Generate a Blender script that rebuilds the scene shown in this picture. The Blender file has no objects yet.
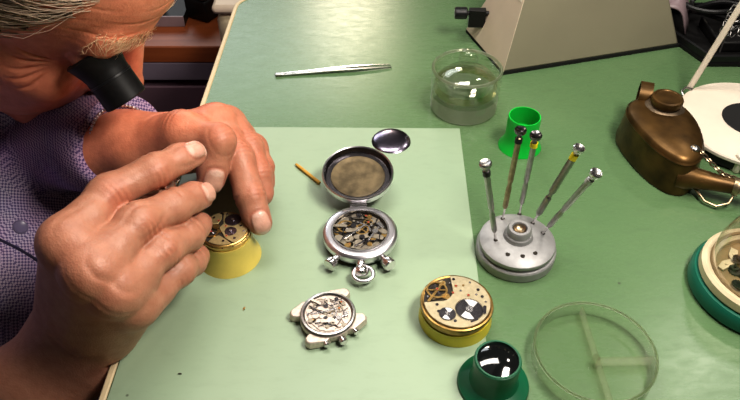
import bpy, math, random, time
T0 = time.time()
import numpy as np
from mathutils import Matrix, Vector
random.seed(7)
RNG = np.random.default_rng(11)
scene = bpy.context.scene
COL = scene.collection
PI = math.pi

# ------------------------------------------------------------------ materials
def new_mat(name):
    m = bpy.data.materials.new(name); m.use_nodes = True
    nt = m.node_tree
    return m, nt, nt.nodes['Principled BSDF']

def srgb(r, g, b):
    f = lambda c: (c/255/12.92) if c/255 <= .04045 else ((c/255+.055)/1.055)**2.4
    return (f(r), f(g), f(b), 1)

def mat(name, col, rough=.5, metal=0, var=.0, vscale=200, bump=0, bscale=800, spec=None, coat=0, trans=0, ior=1.45, aniso=0):
    """plain procedural material: colour mottled by noise, optional noise bump"""
    m, nt, b = new_mat(name)
    b.inputs['Base Color'].default_value = col
    b.inputs['Roughness'].default_value = rough
    b.inputs['Metallic'].default_value = metal
    b.inputs['IOR'].default_value = ior
    if spec is not None: b.inputs['Specular IOR Level'].default_value = spec
    if coat: b.inputs['Coat Weight'].default_value = coat; b.inputs['Coat Roughness'].default_value = .08
    if trans: b.inputs['Transmission Weight'].default_value = trans
    tc = nt.nodes.new('ShaderNodeTexCoord')
    if var:
        n = nt.nodes.new('ShaderNodeTexNoise'); n.inputs['Scale'].default_value = vscale; n.inputs['Detail'].default_value = 5
        nt.links.new(tc.outputs['Object'], n.inputs['Vector'])
        r = nt.nodes.new('ShaderNodeValToRGB')
        r.color_ramp.elements[0].position = .3; r.color_ramp.elements[1].position = .72
        c = col
        r.color_ramp.elements[0].color = (c[0]*(1-var), c[1]*(1-var), c[2]*(1-var), 1)
        r.color_ramp.elements[1].color = (min(1, c[0]*(1+var*.7)), min(1, c[1]*(1+var*.7)), min(1, c[2]*(1+var*.7)), 1)
        nt.links.new(n.outputs['Fac'], r.inputs['Fac']); nt.links.new(r.outputs['Color'], b.inputs['Base Color'])
    if bump:
        n2 = nt.nodes.new('ShaderNodeTexNoise'); n2.inputs['Scale'].default_value = bscale; n2.inputs['Detail'].default_value = 4
        nt.links.new(tc.outputs['Object'], n2.inputs['Vector'])
        bp = nt.nodes.new('ShaderNodeBump'); bp.inputs['Strength'].default_value = bump; bp.inputs['Distance'].default_value = .0006
        nt.links.new(n2.outputs['Fac'], bp.inputs['Height']); nt.links.new(bp.outputs['Normal'], b.inputs['Normal'])
    return m

def laminate(name, base, dark, light, rough, grime=.3):
    """worn painted laminate: large cloudy tone, fine streaky grime, tiny specks, scuffed gloss"""
    m, nt, b = new_mat(name); N = nt.nodes.new; Lk = nt.links.new
    tc = N('ShaderNodeTexCoord')
    n1 = N('ShaderNodeTexNoise'); n1.inputs['Scale'].default_value = 7; n1.inputs['Detail'].default_value = 6
    n2 = N('ShaderNodeTexNoise'); n2.inputs['Scale'].default_value = 60; n2.inputs['Detail'].default_value = 8; n2.inputs['Roughness'].default_value = .7
    mp = N('ShaderNodeMapping'); mp.inputs['Scale'].default_value = (1, 2.6, 1); mp.inputs['Rotation'].default_value = (0, 0, .5)
    Lk(tc.outputs['Object'], n1.inputs['Vector']); Lk(tc.outputs['Object'], mp.inputs['Vector']); Lk(mp.outputs['Vector'], n2.inputs['Vector'])
    r1 = N('ShaderNodeValToRGB'); r1.color_ramp.elements[0].position = .3; r1.color_ramp.elements[1].position = .7
    r1.color_ramp.elements[0].color = base; r1.color_ramp.elements[1].color = light
    Lk(n1.outputs['Fac'], r1.inputs['Fac'])
    r2 = N('ShaderNodeValToRGB'); r2.color_ramp.elements[0].position = .50; r2.color_ramp.elements[1].position = .78
    r2.color_ramp.elements[0].color = (0, 0, 0, 1); r2.color_ramp.elements[1].color = (grime, grime, grime, 1)
    Lk(n2.outputs['Fac'], r2.inputs['Fac'])
    mx = N('ShaderNodeMix'); mx.data_type = 'RGBA'; mx.inputs['B'].default_value = dark
    Lk(r2.outputs['Color'], mx.inputs['Factor']); Lk(r1.outputs['Color'], mx.inputs['A'])
    v = N('ShaderNodeTexVoronoi'); v.inputs['Scale'].default_value = 26
    Lk(tc.outputs['Object'], v.inputs['Vector'])
    r3 = N('ShaderNodeValToRGB'); r3.color_ramp.elements[0].position = .016; r3.color_ramp.elements[1].position = .03
    r3.color_ramp.elements[0].color = (.75, .75, .75, 1); r3.color_ramp.elements[1].color = (0, 0, 0, 1)
    Lk(v.outputs['Distance'], r3.inputs['Fac'])
    mx2 = N('ShaderNodeMix'); mx2.data_type = 'RGBA'; mx2.inputs['B'].default_value = (.05, .05, .04, 1)
    Lk(r3.outputs['Color'], mx2.inputs['Factor']); Lk(mx.outputs['Result'], mx2.inputs['A'])
    Lk(mx2.outputs['Result'], b.inputs['Base Color'])
    mr = N('ShaderNodeMapRange'); mr.inputs['To Min'].default_value = rough-.07; mr.inputs['To Max'].default_value = rough+.12
    Lk(n2.outputs['Fac'], mr.inputs['Value']); Lk(mr.outputs['Result'], b.inputs['Roughness'])
    bp = N('ShaderNodeBump'); bp.inputs['Strength'].default_value = .12; bp.inputs['Distance'].default_value = .0004
    Lk(n2.outputs['Fac'], bp.inputs['Height']); Lk(bp.outputs['Normal'], b.inputs['Normal'])
    b.inputs['Specular IOR Level'].default_value = .5
    return m

def thin_clear(name, tint, gloss=.10, rough=.03, edge=.5):
    """thin clear plastic / glass wall: mostly see-through, reflective at grazing angles"""
    m = bpy.data.materials.new(name); m.use_nodes = True; nt = m.node_tree; nt.nodes.clear(); N = nt.nodes.new; Lk = nt.links.new
    out = N('ShaderNodeOutputMaterial'); tr = N('ShaderNodeBsdfTransparent'); tr.inputs['Color'].default_value = tint
    gl = N('ShaderNodeBsdfGlossy'); gl.inputs['Roughness'].default_value = rough
    lw = N('ShaderNodeLayerWeight'); lw.inputs['Blend'].default_value = .5
    mr = N('ShaderNodeMapRange'); mr.inputs['To Min'].default_value = gloss; mr.inputs['To Max'].default_value = edge
    pw = N('ShaderNodeMath'); pw.operation = 'POWER'; pw.inputs[1].default_value = 2.5
    mx = N('ShaderNodeMixShader')
    Lk(lw.outputs['Facing'], pw.inputs[0]); Lk(pw.outputs[0], mr.inputs['Value']); Lk(mr.outputs['Result'], mx.inputs['Fac'])
    Lk(tr.outputs[0], mx.inputs[1]); Lk(gl.outputs[0], mx.inputs[2]); Lk(mx.outputs[0], out.inputs['Surface'])
    return m

def solid_clear(name, tint, see, lit_white=.0):
    """whitened solid glass: part plain see-through, part refracting, plus white standing in for focused light"""
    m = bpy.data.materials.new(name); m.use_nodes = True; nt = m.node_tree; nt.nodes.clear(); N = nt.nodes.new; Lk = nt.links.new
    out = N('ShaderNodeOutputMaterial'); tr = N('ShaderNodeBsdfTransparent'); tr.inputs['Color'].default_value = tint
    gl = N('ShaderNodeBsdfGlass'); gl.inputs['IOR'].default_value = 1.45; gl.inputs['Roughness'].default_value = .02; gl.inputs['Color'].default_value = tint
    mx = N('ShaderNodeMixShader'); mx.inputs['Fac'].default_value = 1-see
    df = N('ShaderNodeBsdfTranslucent'); df.inputs['Color'].default_value = (.95, .95, .92, 1)  # translucent white painted in so the glass looks brightened by light
    m2 = N('ShaderNodeMixShader'); m2.inputs['Fac'].default_value = lit_white
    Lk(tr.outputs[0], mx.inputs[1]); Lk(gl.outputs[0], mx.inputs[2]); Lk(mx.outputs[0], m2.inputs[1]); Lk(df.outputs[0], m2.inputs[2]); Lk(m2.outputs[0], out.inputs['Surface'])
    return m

def wood(name, c1, c2):
    m, nt, b = new_mat(name); N = nt.nodes.new; Lk = nt.links.new
    tc = N('ShaderNodeTexCoord'); mp = N('ShaderNodeMapping'); mp.inputs['Scale'].default_value = (2, 26, 26)
    n = N('ShaderNodeTexNoise'); n.inputs['Scale'].default_value = 3; n.inputs['Detail'].default_value = 6
    Lk(tc.outputs['Object'], mp.inputs['Vector']); Lk(mp.outputs['Vector'], n.inputs['Vector'])
    r = N('ShaderNodeValToRGB'); r.color_ramp.elements[0].position = .3; r.color_ramp.elements[1].position = .7
    r.color_ramp.elements[0].color = c1; r.color_ramp.elements[1].color = c2
    Lk(n.outputs['Fac'], r.inputs['Fac']); Lk(r.outputs['Color'], b.inputs['Base Color']); b.inputs['Roughness'].default_value = .45
    return m

def skin_material():
    m, nt, b = new_mat('skin'); N = nt.nodes.new; Lk = nt.links.new
    at = N('ShaderNodeAttribute'); at.attribute_name = 'tone'
    tc = N('ShaderNodeTexCoord')
    n = N('ShaderNodeTexNoise'); n.inputs['Scale'].default_value = 160; n.inputs['Detail'].default_value = 6
    Lk(tc.outputs['Object'], n.inputs['Vector'])
    r = N('ShaderNodeValToRGB'); r.color_ramp.elements[0].position = .3; r.color_ramp.elements[1].position = .75
    r.color_ramp.elements[0].color = (.78, .68, .64, 1); r.color_ramp.elements[1].color = (1.0, 1.0, 1.0, 1)
    Lk(n.outputs['Fac'], r.inputs['Fac'])
    mx = N('ShaderNodeMix'); mx.data_type = 'RGBA'; mx.blend_type = 'MULTIPLY'; mx.inputs['Factor'].default_value = .8
    Lk(at.outputs['Color'], mx.inputs['A']); Lk(r.outputs['Color'], mx.inputs['B']); Lk(mx.outputs['Result'], b.inputs['Base Color'])
    mr = N('ShaderNodeMapRange'); mr.inputs['To Min'].default_value = .46; mr.inputs['To Max'].default_value = .26
    Lk(at.outputs['Alpha'], mr.inputs['Value']); Lk(mr.outputs['Result'], b.inputs['Roughness'])
    b.inputs['Subsurface Weight'].default_value = .12; b.inputs['Subsurface Radius'].default_value = (1, .35, .2); b.inputs['Subsurface Scale'].default_value = .003
    b.inputs['Specular IOR Level'].default_value = .45
    v = N('ShaderNodeTexVoronoi'); v.inputs['Scale'].default_value = 900
    n3 = N('ShaderNodeTexNoise'); n3.inputs['Scale'].default_value = 420; n3.inputs['Detail'].default_value = 5
    Lk(tc.outputs['Object'], v.inputs['Vector']); Lk(tc.outputs['Object'], n3.inputs['Vector'])
    ad = N('ShaderNodeMath'); ad.operation = 'MULTIPLY_ADD'; ad.inputs[1].default_value = .35
    Lk(v.outputs['Distance'], ad.inputs[0]); Lk(n3.outputs['Fac'], ad.inputs[2])
    bp = N('ShaderNodeBump'); bp.inputs['Strength'].default_value = .38; bp.inputs['Distance'].default_value = .0006
    Lk(ad.outputs[0], bp.inputs['Height']); Lk(bp.outputs['Normal'], b.inputs['Normal'])
    return m

def shirt_material():
    m, nt, b = new_mat('shirt cloth'); N = nt.nodes.new; Lk = nt.links.new
    tc = N('ShaderNodeTexCoord'); mp = N('ShaderNodeMapping'); mp.inputs['Rotation'].default_value = (.2, .5, .35)
    ck = N('ShaderNodeTexChecker'); ck.inputs['Scale'].default_value = 620
    ck.inputs['Color1'].default_value = srgb(106, 90, 134); ck.inputs['Color2'].default_value = srgb(198, 178, 206)
    Lk(tc.outputs['Object'], mp.inputs['Vector']); Lk(mp.outputs['Vector'], ck.inputs['Vector'])
    n = N('ShaderNodeTexNoise'); n.inputs['Scale'].default_value = 30
    Lk(tc.outputs['Object'], n.inputs['Vector'])
    mx = N('ShaderNodeMix'); mx.data_type = 'RGBA'; mx.blend_type = 'MULTIPLY'; mx.inputs['Factor'].default_value = .35
    Lk(ck.outputs['Color'], mx.inputs['A']); Lk(n.outputs['Color'], mx.inputs['B']); Lk(mx.outputs['Result'], b.inputs['Base Color'])
    b.inputs['Roughness'].default_value = .9; b.inputs['Specular IOR Level'].default_value = .15
    return m

M = dict(
    bench=laminate('bench laminate', srgb(94, 124, 86), srgb(68, 90, 61), srgb(101, 130, 91), .25, .3),
    mat=laminate('pale work mat', srgb(150, 171, 145), srgb(115, 132, 108), srgb(157, 177, 150), .38, .18),
    cream=mat('cream edge', srgb(214, 196, 160), .45, var=.1, vscale=60),
    board=mat('bench board', srgb(120, 90, 62), .6, var=.2, vscale=40),
    steel=mat('polished steel', (.74, .72, .72, 1), .24, 1, var=.12, vscale=300),
    chrome=mat('chrome', (.80, .78, .82, 1), .30, 1, var=.06, vscale=120),
    brushed=mat('brushed steel', (.40, .39, .38, 1), .32, 1, var=.2, vscale=400),
    silver=mat('silvered plate', (.33, .29, .23, 1), .40, .9, var=.22, vscale=500),
    rosesilver=mat('pale rhodium plate', (.66, .57, .50, 1), .45, .55, var=.2, vscale=500),
    gold=mat('gilt plate', (.46, .36, .18, 1), .46, .8, var=.18, vscale=500),
    palegold=mat('pale gilt plate', (.46, .40, .27, 1), .50, .75, var=.14, vscale=500),
    brass=mat('brass', (.66, .43, .16, 1), .28, 1, var=.25, vscale=300),
    silverwhite=mat('bright snailed steel', (.80, .79, .78, 1), .34, .5),
    brassedge=mat('tarnished brass edge', (.36, .23, .08, 1), .34, .95, var=.35, vscale=250),
    darkbrass=mat('dark brass lid', (.15, .115, .065, 1), .45, .7, var=.5, vscale=130),
    darksteel=mat('dark steel', (.16, .15, .16, 1), .24, 1, var=.3, vscale=500),
    blued=mat('purplish steel', (.26, .23, .30, 1), .22, 1, var=.25, vscale=60),
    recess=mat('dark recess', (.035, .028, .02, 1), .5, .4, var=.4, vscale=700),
    jewel=mat('ruby jewel', (.45, .04, .06, 1), .1),
    alu=mat('cast aluminium', (.36, .36, .36, 1), .48, .35, var=.12, vscale=300, bump=.12, bscale=1500),
    copper=mat('aged copper', (.125, .068, .020, 1), .38, .6, var=.65, vscale=48, bump=.10, bscale=120),
    copperdark=mat('worn solder', (.20, .15, .10, 1), .5, .8, var=.5, vscale=200),
    yellow=mat('yellow plastic', srgb(214, 196, 60), .36, var=.08, vscale=60),
    yellowbrass=mat('yellow holder plastic', srgb(218, 198, 104), .34, var=.10, vscale=80),
    green=mat('bright green plastic', srgb(20, 190, 66), .30),
    dkgreen=mat('dark green plastic', srgb(12, 92, 60), .34),
    teal=mat('teal plastic', srgb(28, 108, 88), .35, var=.12, vscale=40),
    white=mat('off-white enamel', srgb(226, 216, 200), .42, var=.05, vscale=50),
    ivory=mat('worn ivory plastic', srgb(214, 200, 168), .4, var=.16, vscale=60),
    beige=mat('beige enamel', srgb(210, 194, 174), .5, var=.05, vscale=40, bump=.05),
    greyside=mat('grey enamel', srgb(142, 137, 117), .42, var=.07, vscale=14),
    black=mat('black plastic', (.012, .012, .013, 1), .32),
    satin=mat('satin black', (.009, .0085, .0085, 1), .45, spec=.35, var=.3, vscale=300),
    rubber=mat('black rubber', (.010, .010, .010, 1), .7),
    wood=wood('orange wood', srgb(136, 68, 32), srgb(166, 90, 46)),
    drawer=mat('slate blue panel', srgb(120, 92, 104), .6, var=.1, vscale=20),
    drawer2=mat('slate grey rail', srgb(132, 120, 134), .55, var=.1, vscale=20),
    stick=mat('pegwood', srgb(206, 160, 70), .6, var=.12, vscale=300),
    floor=mat('floor lino', srgb(88, 80, 74), .6, var=.2, vscale=8),
    wall=mat('wall paint', srgb(150, 140, 128), .85, var=.06, vscale=5),
    lilac=mat('pinkish grey plastic', srgb(150, 132, 136), .4, var=.1, vscale=40),
    mesh=mat('grey wire', (.30, .29, .28, 1), .4, .8),
    skin=skin_material(), shirt=shirt_material(),
    tan=mat('stained tan plastic', srgb(146, 124, 88), .45, var=.3, vscale=60),
    button=mat('shirt button', srgb(110, 102, 130), .3),
    seam=mat('shirt seam', srgb(40, 34, 62), .9),
    hair=mat('grey hair', (.66, .50, .37, 1), .34, var=.55, vscale=70),
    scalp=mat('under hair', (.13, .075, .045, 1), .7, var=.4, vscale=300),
    brow=mat('brow hair', (.80, .56, .34, 1), .5),
    liquid=mat('clear spirit', (.96, .96, .95, 1), .0, trans=1, ior=1.36),
    solidglass=solid_clear('whitened solid glass', (1, 1, .99, 1), .93, .28),  # white mixed in to stand for caustic brightness in the jar base
    rim2=solid_clear('clear divider', (1, .985, .92, 1), .93, .14),
    rim=solid_clear('clear pale rim', (1, .985, .90, 1), .92, .38),
    amber=thin_clear('amber tinted seat', (.93, .88, .72, 1), .05, .05, .4),
    glass=thin_clear('thick jar glass', (.99, .99, .97, 1), .06, .03, .50),
    dome=thin_clear('dome glass', (.96, .95, .90, 1), .10, .02, .7),
    petri=thin_clear('clear yellowed plastic', (.985, .98, .955, 1), .08, .05, .6),
    petribase=thin_clear('clear plastic floor', (.99, .99, .975, 1), .015, .08, .15),
    lens=mat('dark lens glass', (.006, .007, .007, 1), .03, 0, spec=.8, coat=1),
    red=mat('dark red print', srgb(120, 30, 26), .5),
    yellowband=mat('yellow band', srgb(246, 226, 44), .4),
    whiteband=mat('white band', srgb(225, 225, 220), .4),
    bronzehandle=mat('bronze knurl', (.42, .33, .22, 1), .36, .95, var=.3, vscale=500),
    eyewhite=mat('eye white', srgb(200, 190, 180), .2),
)

# ------------------------------------------------------------------ mesh builder (millimetres)
def frame(p, z, x=None):
    """matrix with local Z along z, origin p"""
    z = Vector(z).normalized()
    x = Vector(x) if x is not None else (Vector((1, 0, 0)) if abs(z.x) < .9 else Vector((0, 1, 0)))
    x = (x - z*x.dot(z)).normalized(); y = z.cross(x)
    m = Matrix((x, y, z)).transposed().to_4x4(); m.translation = Vector(p)
    return m
def tr(x, y, z, rz=0): return Matrix.Translation((x, y, z)) @ Matrix.Rotation(rz, 4, 'Z')

class MB:
    def __init__(s): s.v = []; s.f = []
    def add(s, vs, fs, m=None):
        o = len(s.v)
        s.v += [tuple((m @ Vector(p)) if m else p) for p in vs]
        s.f += [tuple(i+o for i in f) for f in fs]; return s
    def lathe(s, prof, seg=40, m=None, closed=False, a0=0, a1=2*PI):
        """profile of (r,z); r=0 ends close on the axis"""
        full = abs(a1-a0-2*PI) < 1e-6; n = seg if full else seg+1
        vs = []; fs = []; rings = []
        for r, z in prof:
            if r < 1e-6: rings.append([len(vs)]); vs.append((0, 0, z))
            else:
                rings.append(list(range(len(vs), len(vs)+n)))
                vs += [(r*math.cos(a0+(a1-a0)*i/seg), r*math.sin(a0+(a1-a0)*i/seg), z) for i in range(n)]
        pairs = list(zip(rings, rings[1:]))
        if closed: pairs.append((rings[-1], rings[0]))
        for A, B in pairs:
            for i in range(seg):
                j = (i+1) % n if full else i+1
                if len(A) == 1 and len(B) == 1: continue
                if len(A) == 1: fs.append((A[0], B[j], B[i]))
                elif len(B) == 1: fs.append((A[i], A[j], B[0]))
                else: fs.append((A[i], A[j], B[j], B[i]))
        return s.add(vs, fs, m)
    def cyl(s, r, z0, z1, seg=32, m=None, b=0):
        if b: return s.lathe([(0, z0), (r-b, z0), (r, z0+b), (r, z1-b), (r-b, z1), (0, z1)], seg, m)
        return s.lathe([(0, z0), (r, z0), (r, z1), (0, z1)], seg, m)
    def ring(s, r0, r1, z0, z1, seg=40, m=None):
        return s.lathe([(r0, z0), (r1, z0), (r1, z1), (r0, z1)], seg, m, closed=True)
    def prism(s, poly, z0, z1, m=None, inset=0):
        n = len(poly); vs = [(x, y, z0) for x, y in poly] + [(x, y, z1) for x, y in poly]
        fs = [tuple(reversed(range(n))), tuple(range(n, 2*n))] + [(i, (i+1) % n, n+(i+1) % n, n+i) for i in range(n)]
        return s.add(vs, fs, m)
    def loft(s, loops, m=None, cap=True):
        n = len(loops[0]); vs = [p for l in loops for p in l]; fs = []
        for k in range(len(loops)-1):
            for i in range(n):
                j = (i+1) % n; fs.append((k*n+i, k*n+j, (k+1)*n+j, (k+1)*n+i))
        if cap: fs += [tuple(reversed(range(n))), tuple(range((len(loops)-1)*n, len(loops)*n))]
        return s.add(vs, fs, m)
    def box(s, x0, x1, y0, y1, z0, z1, m=None):
        return s.prism([(x0, y0), (x1, y0), (x1, y1), (x0, y1)], z0, z1, m)
    def tube(s, pts, r, seg=8, closed=False, m=None):
        pts = [Vector(p) for p in pts]; n = len(pts); loops = []
        up = None
        for i, p in enumerate(pts):
            a = pts[(i-1) % n] if (closed or i) else p; b = pts[(i+1) % n] if (closed or i < n-1) else p
            t = (b-a).normalized()
            if up is None: up = Vector((0, 0, 1)) if abs(t.z) < .9 else Vector((1, 0, 0))
            u = (up - t*up.dot(t)).normalized(); w = t.cross(u); up = u
            rr = r[i] if isinstance(r, (list, tuple)) else r
            loops.append([tuple(p + (u*math.cos(2*PI*k/seg) + w*math.sin(2*PI*k/seg))*rr) for k in range(seg)])
        if closed: loops.append(loops[0])
        return s.loft(loops, m, cap=not closed)
    def bar(s, pts, w, z0, z1, m=None, seg=10):
        """flat bar of width w along a 2D polyline with round ends (stadium plates)"""
        for (x0, y0), (x1, y1) in zip(pts, pts[1:]):
            a = math.atan2(y1-y0, x1-x0); h = w/2
            poly = [(x1+h*math.cos(a-PI/2+PI*k/seg), y1+h*math.sin(a-PI/2+PI*k/seg)) for k in range(seg+1)]
            poly += [(x0+h*math.cos(a+PI/2+PI*k/seg), y0+h*math.sin(a+PI/2+PI*k/seg)) for k in range(seg+1)]
            s.prism(poly, z0, z1, m)
        return s
    def gear(s, r, teeth, z0, z1, m=None, depth=.6, hole=0):
        poly = []
        for i in range(teeth):
            a = 2*PI*i/teeth; d = 2*PI/teeth
            for q, rr in ((0, r-depth), (.3, r-depth), (.45, r), (.75, r)): poly.append((rr*math.cos(a+q*d), rr*math.sin(a+q*d)))
        return s.prism(poly, z0, z1, m)
    def ball(s, r, m=None, seg=20, sz=1):
        return s.lathe([(0, -r*sz)] + [(r*math.sin(PI*k/12), -r*sz*math.cos(PI*k/12)) for k in range(1, 12)] + [(0, r*sz)], seg, m)
    def build(s, name, material, parent=None, scale=.001, smooth=35, bevel=0, loc=None, rz=0):
        me = bpy.data.meshes.new(name)
        me.from_pydata([(x*scale, y*scale, z*scale) for x, y, z in s.v], [], s.f); me.update()
        import bmesh
        bm = bmesh.new(); bm.from_mesh(me); bmesh.ops.recalc_face_normals(bm, faces=bm.faces); bm.to_mesh(me); bm.free()
        me.polygons.foreach_set('use_smooth', [True]*len(me.polygons)); me.set_sharp_from_angle(angle=math.radians(smooth))
        me.materials.append(material)
        o = bpy.data.objects.new(name, me); COL.objects.link(o)
        if parent: o.parent = parent
        if loc is not None: o.location = loc
        o.rotation_euler.z = rz
        if bevel:
            b = o.modifiers.new('bevel', 'BEVEL'); b.width = bevel*scale; b.segments = 2; b.limit_method = 'ANGLE'; b.angle_limit = math.radians(40)
        return o

def tag(o, label=None, cat=None, group=None, kind=None):
    for k, v in (('label', label), ('category', cat), ('group', group), ('kind', kind)):
        if v: o[k] = v
    return o
def thing(name, label, cat, loc, rz=0, group=None):
    o = bpy.data.objects.new(name, None); o.empty_display_size = .01; COL.objects.link(o)
    o.location = loc; o.rotation_euler.z = rz
    return tag(o, label, cat, group)
# ------------------------------------------------------------------ the setting
mb = MB(); mb.box(-2.2, 3.2, -2.0, 2.6, -1.0, -.96); tag(mb.build('floor', M['floor'], scale=1), kind='structure')
mb = MB(); mb.box(-2.2, 3.2, 2.6, 2.7, -1.0, 1.9); tag(mb.build('wall_back', M['wall'], scale=1), kind='structure')
mb = MB(); mb.box(-2.3, -2.2, -2.0, 2.6, -1.0, 1.9); tag(mb.build('wall_left', M['wall'], scale=1), kind='structure')

# ------------------------------------------------------------------ workbench
def left_edge(y): return -147.6 + .023*y
def bench_outline(grow):
    """left side slightly skewed, rounded far-left corner (mm)"""
    yb = 324+grow; r = 24+grow; pts = [(left_edge(-900)-grow, -900)]
    xl = left_edge(yb-r)-grow; cx, cy = xl+r, yb-r
    for k in range(13):
        a = PI - PI/2*k/12; pts.append((cx+r*math.cos(a), cy+r*math.sin(a)))
    return pts + [(1000, yb), (1000, -900)]
bench = thing('workbench', 'green topped workbench with a rounded cream edge', 'workbench', (0, 0, 0))
MB().prism(list(reversed(bench_outline(0))), -26, 0).build('bench_top', M['bench'], bench)
o_, i_ = bench_outline(4.4), bench_outline(.05); eb = MB()
def strip(mb, inner, outer, z0, z1):
    n = len(inner); vs = [(x, y, z) for l in (inner, outer) for z in (z0, z1) for x, y in l]; fs = []
    for i in range(n-1):
        a, b, c, d = i, n+i, 2*n+i, 3*n+i
        fs += [(a, b, b+1, a+1), (c, c+1, d+1, d), (b, d, d+1, b+1), (a, a+1, c+1, c)]
    fs += [(0, 2*n, 3*n, n), (n-1, 2*n-1, 4*n-1, 3*n-1)]
    return mb.add(vs, fs)
strip(eb, i_[:-1], o_[:-1], -27, 1.2).build('edge_band', M['cream'], bench, bevel=1.0)
for x0, y0 in ((-125, -880), (-125, 240), (930, -880), (930, 240)):
    MB().box(x0, x0+60, y0, y0+60, -960, -26).build('leg', M['board'], bench, bevel=3)
mp_ = [(left_edge(-430)+.8, -430), (66, -430), (75.4, 87), (left_edge(89)+.8, 89.5)]
tag(MB().prism(mp_, .02, 1.3).build('work_mat', M['mat'], bevel=.4), 'pale green smooth work mat lying on the darker green bench top', 'mat')

# ------------------------------------------------------------------ background cabinet and what lies on it
cab = thing('side_cabinet', 'orange wooden side cabinet with slate drawer front behind the bench', 'cabinet', (-.46, .470, -.96))
MB().box(-420, 330, 0, 520, 786, 812).build('cabinet_top', M['wood'], cab, bevel=2)
MB().box(-400, 320, 26, 510, 40, 786).build('carcass', M['drawer'], cab)
MB().box(-400, 320, 1, 26, 756, 786).build('front_rail', M['drawer2'], cab, bevel=2)
for k in range(3):
    d = MB().box(-395, 315, 3, 26, 90+k*222, 300+k*222).build('drawer', M['drawer'], cab, bevel=2)
    MB().tube([(-120, 4, 190+k*222), (-120, -18, 190+k*222), (60, -18, 190+k*222), (60, 4, 190+k*222)], 5).build('handle', M['brushed'], d)
tray = thing('parts_tray', 'shallow metal fronted tray on the orange wooden cabinet', 'tray', (-.335, .525, -.148))
MB().box(-70, 68, 0, 3, 0, 16).build('front_lip', M['lilac'], tray, bevel=.6)
MB().box(-70, 68, 3, 110, 0, 3).box(-70, -67, 3, 110, 3, 15).box(65, 68, 3, 110, 3, 15).box(-70, 68, 107, 110, 3, 15).build('tray_body', M['satin'], tray)
bc = thing('black_case', 'black leaning lidded case beside the metal fronted tray', 'case', (-.243, .560, -.148), -.5)
MB().box(-20, 20, -20, 70, 0, 34).build('case_body', M['satin'], bc, bevel=4)
MB().box(-21, 21, -21, 71, 34, 44).build('lid', M['black'], bc, bevel=4)
for i, (x, y, h, r) in enumerate(((-.385, .575, 30, 14), (-.352, .592, 46, 17), (-.315, .568, 22, 12))):
    t = thing('dark_bottle', ('squat dark bottle at the far side of the metal fronted tray', 'tallest dark bottle standing in the metal fronted tray',
              'small dark bottle nearest the black leaning case')[i], 'bottle', (x, y, -.145))
    MB().lathe([(0, 0), (r, 0), (r, h*.7), (r*.55, h*.85), (r*.55, h), (0, h)], 24).build('bottle_body', M['satin'], t)
    MB().cyl(r*.62, h, h+7, 24, b=1).build('cap', (M['black'], M['brushed'], M['black'])[i], t)
bb = thing('beige_box', 'beige soft cornered box just beyond the rounded bench corner', 'box', (-.150, .425, -.148))
MB().box(-42, 90, -25, 90, 0, 86).build('box_body', M['ivory'], bb, bevel=14)
MB().box(-44, 92, -27, 92, 86, 98).build('lid', M['beige'], bb, bevel=5)

# ------------------------------------------------------------------ instrument housing
A = Vector((.1234, .17)); B_ = Vector((.3017, .2198)); C_ = Vector((.097, .2488))
e1 = (B_-A)*1000; e2 = (C_-A)*1000
inst = thing('instrument_housing', 'grey and beige sloping-sided instrument housing with a black side knob', 'machine', (A.x, A.y, 0))
n1 = e1.normalized(); n2 = e2.normalized(); D_ = e1+e2
def lp(d, z, e=0):
    out = []
    for base, sx, sy in ((Vector((0, 0)), 1, 1), (e1, -1, 1), (D_, -1, -1), (e2, 1, -1)):
        q = base + n1*(sx*(d-e)) + n2*(sy*(d-e)*.9); out.append((q.x, q.y, z))
    return out
Hh = 130; dd = 44
loops = [lp(0, 3), lp(dd, Hh)]
mbs = MB(); mbs.add(loops[0]+loops[1], [(0, 1, 5, 4), (1, 2, 6, 5), (2, 3, 7, 6), (4, 5, 6, 7), (3, 2, 1, 0)])
hs = mbs.build('housing', M['greyside'], inst, bevel=2.5)
# beige side panel on the narrow face (A-C side), laid over the housing
def onface(u, t, off):   # u along A->C (0..1), t height fraction
    p0 = Vector(loops[0][0]).lerp(Vector(loops[0][3]), u); p1 = Vector(loops[1][0]).lerp(Vector(loops[1][3]), u)
    nrm = (Vector(loops[0][3])-Vector(loops[0][0])).cross(Vector(loops[1][0])-Vector(loops[0][0])).normalized()
    if nrm.dot(Vector((-1, -.3, 0))) < 0: nrm = -nrm
    return p0.lerp(p1, t) + nrm*off
def plate(u0, u1, t0, t1, off, th):
    q = [onface(u0, t0, off), onface(u1, t0, off), onface(u1, t1, off), onface(u0, t1, off)]
    r = [onface(u0, t0, off+th), onface(u1, t0, off+th), onface(u1, t1, off+th), onface(u0, t1, off+th)]
    return MB().loft([[tuple(p) for p in q], [tuple(p) for p in r]])
plate(.0, 1, .0, .99, -.8, 1.4).build('side_panel', M['beige'], inst, bevel=.5)
cp = plate(.05, .26, .45, .58, .5, .5).build('control_label', M['white'], inst)
plate(.08, .22, .475, .58, 1.0, .3).build('print', M['red'], cp)
MB().loft([lp(0, 0, .3), lp(0, 3.4, .3)]).build('base_trim', M['rubber'], inst)
kn_c = onface(.78, .22, .5); kn_n = (Vector((83.0, 230, 31)) - Vector((A.x*1000, A.y*1000, 0)) - kn_c).normalized()
kb = MB().cyl(5.8, 20, 32, 14, frame(kn_c, kn_n), b=1).build('knob', M['black'], inst)
MB().cyl(2.2, -1, 21, 12, frame(kn_c, kn_n)).build('shaft', M['satin'], kb)
br_ = MB().box(-2, 14, -4, 3, -14, 4, frame(kn_c + kn_n*4, (0, 0, 1), kn_n)).build('bracket', M['satin'], inst, bevel=.6)

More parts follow.
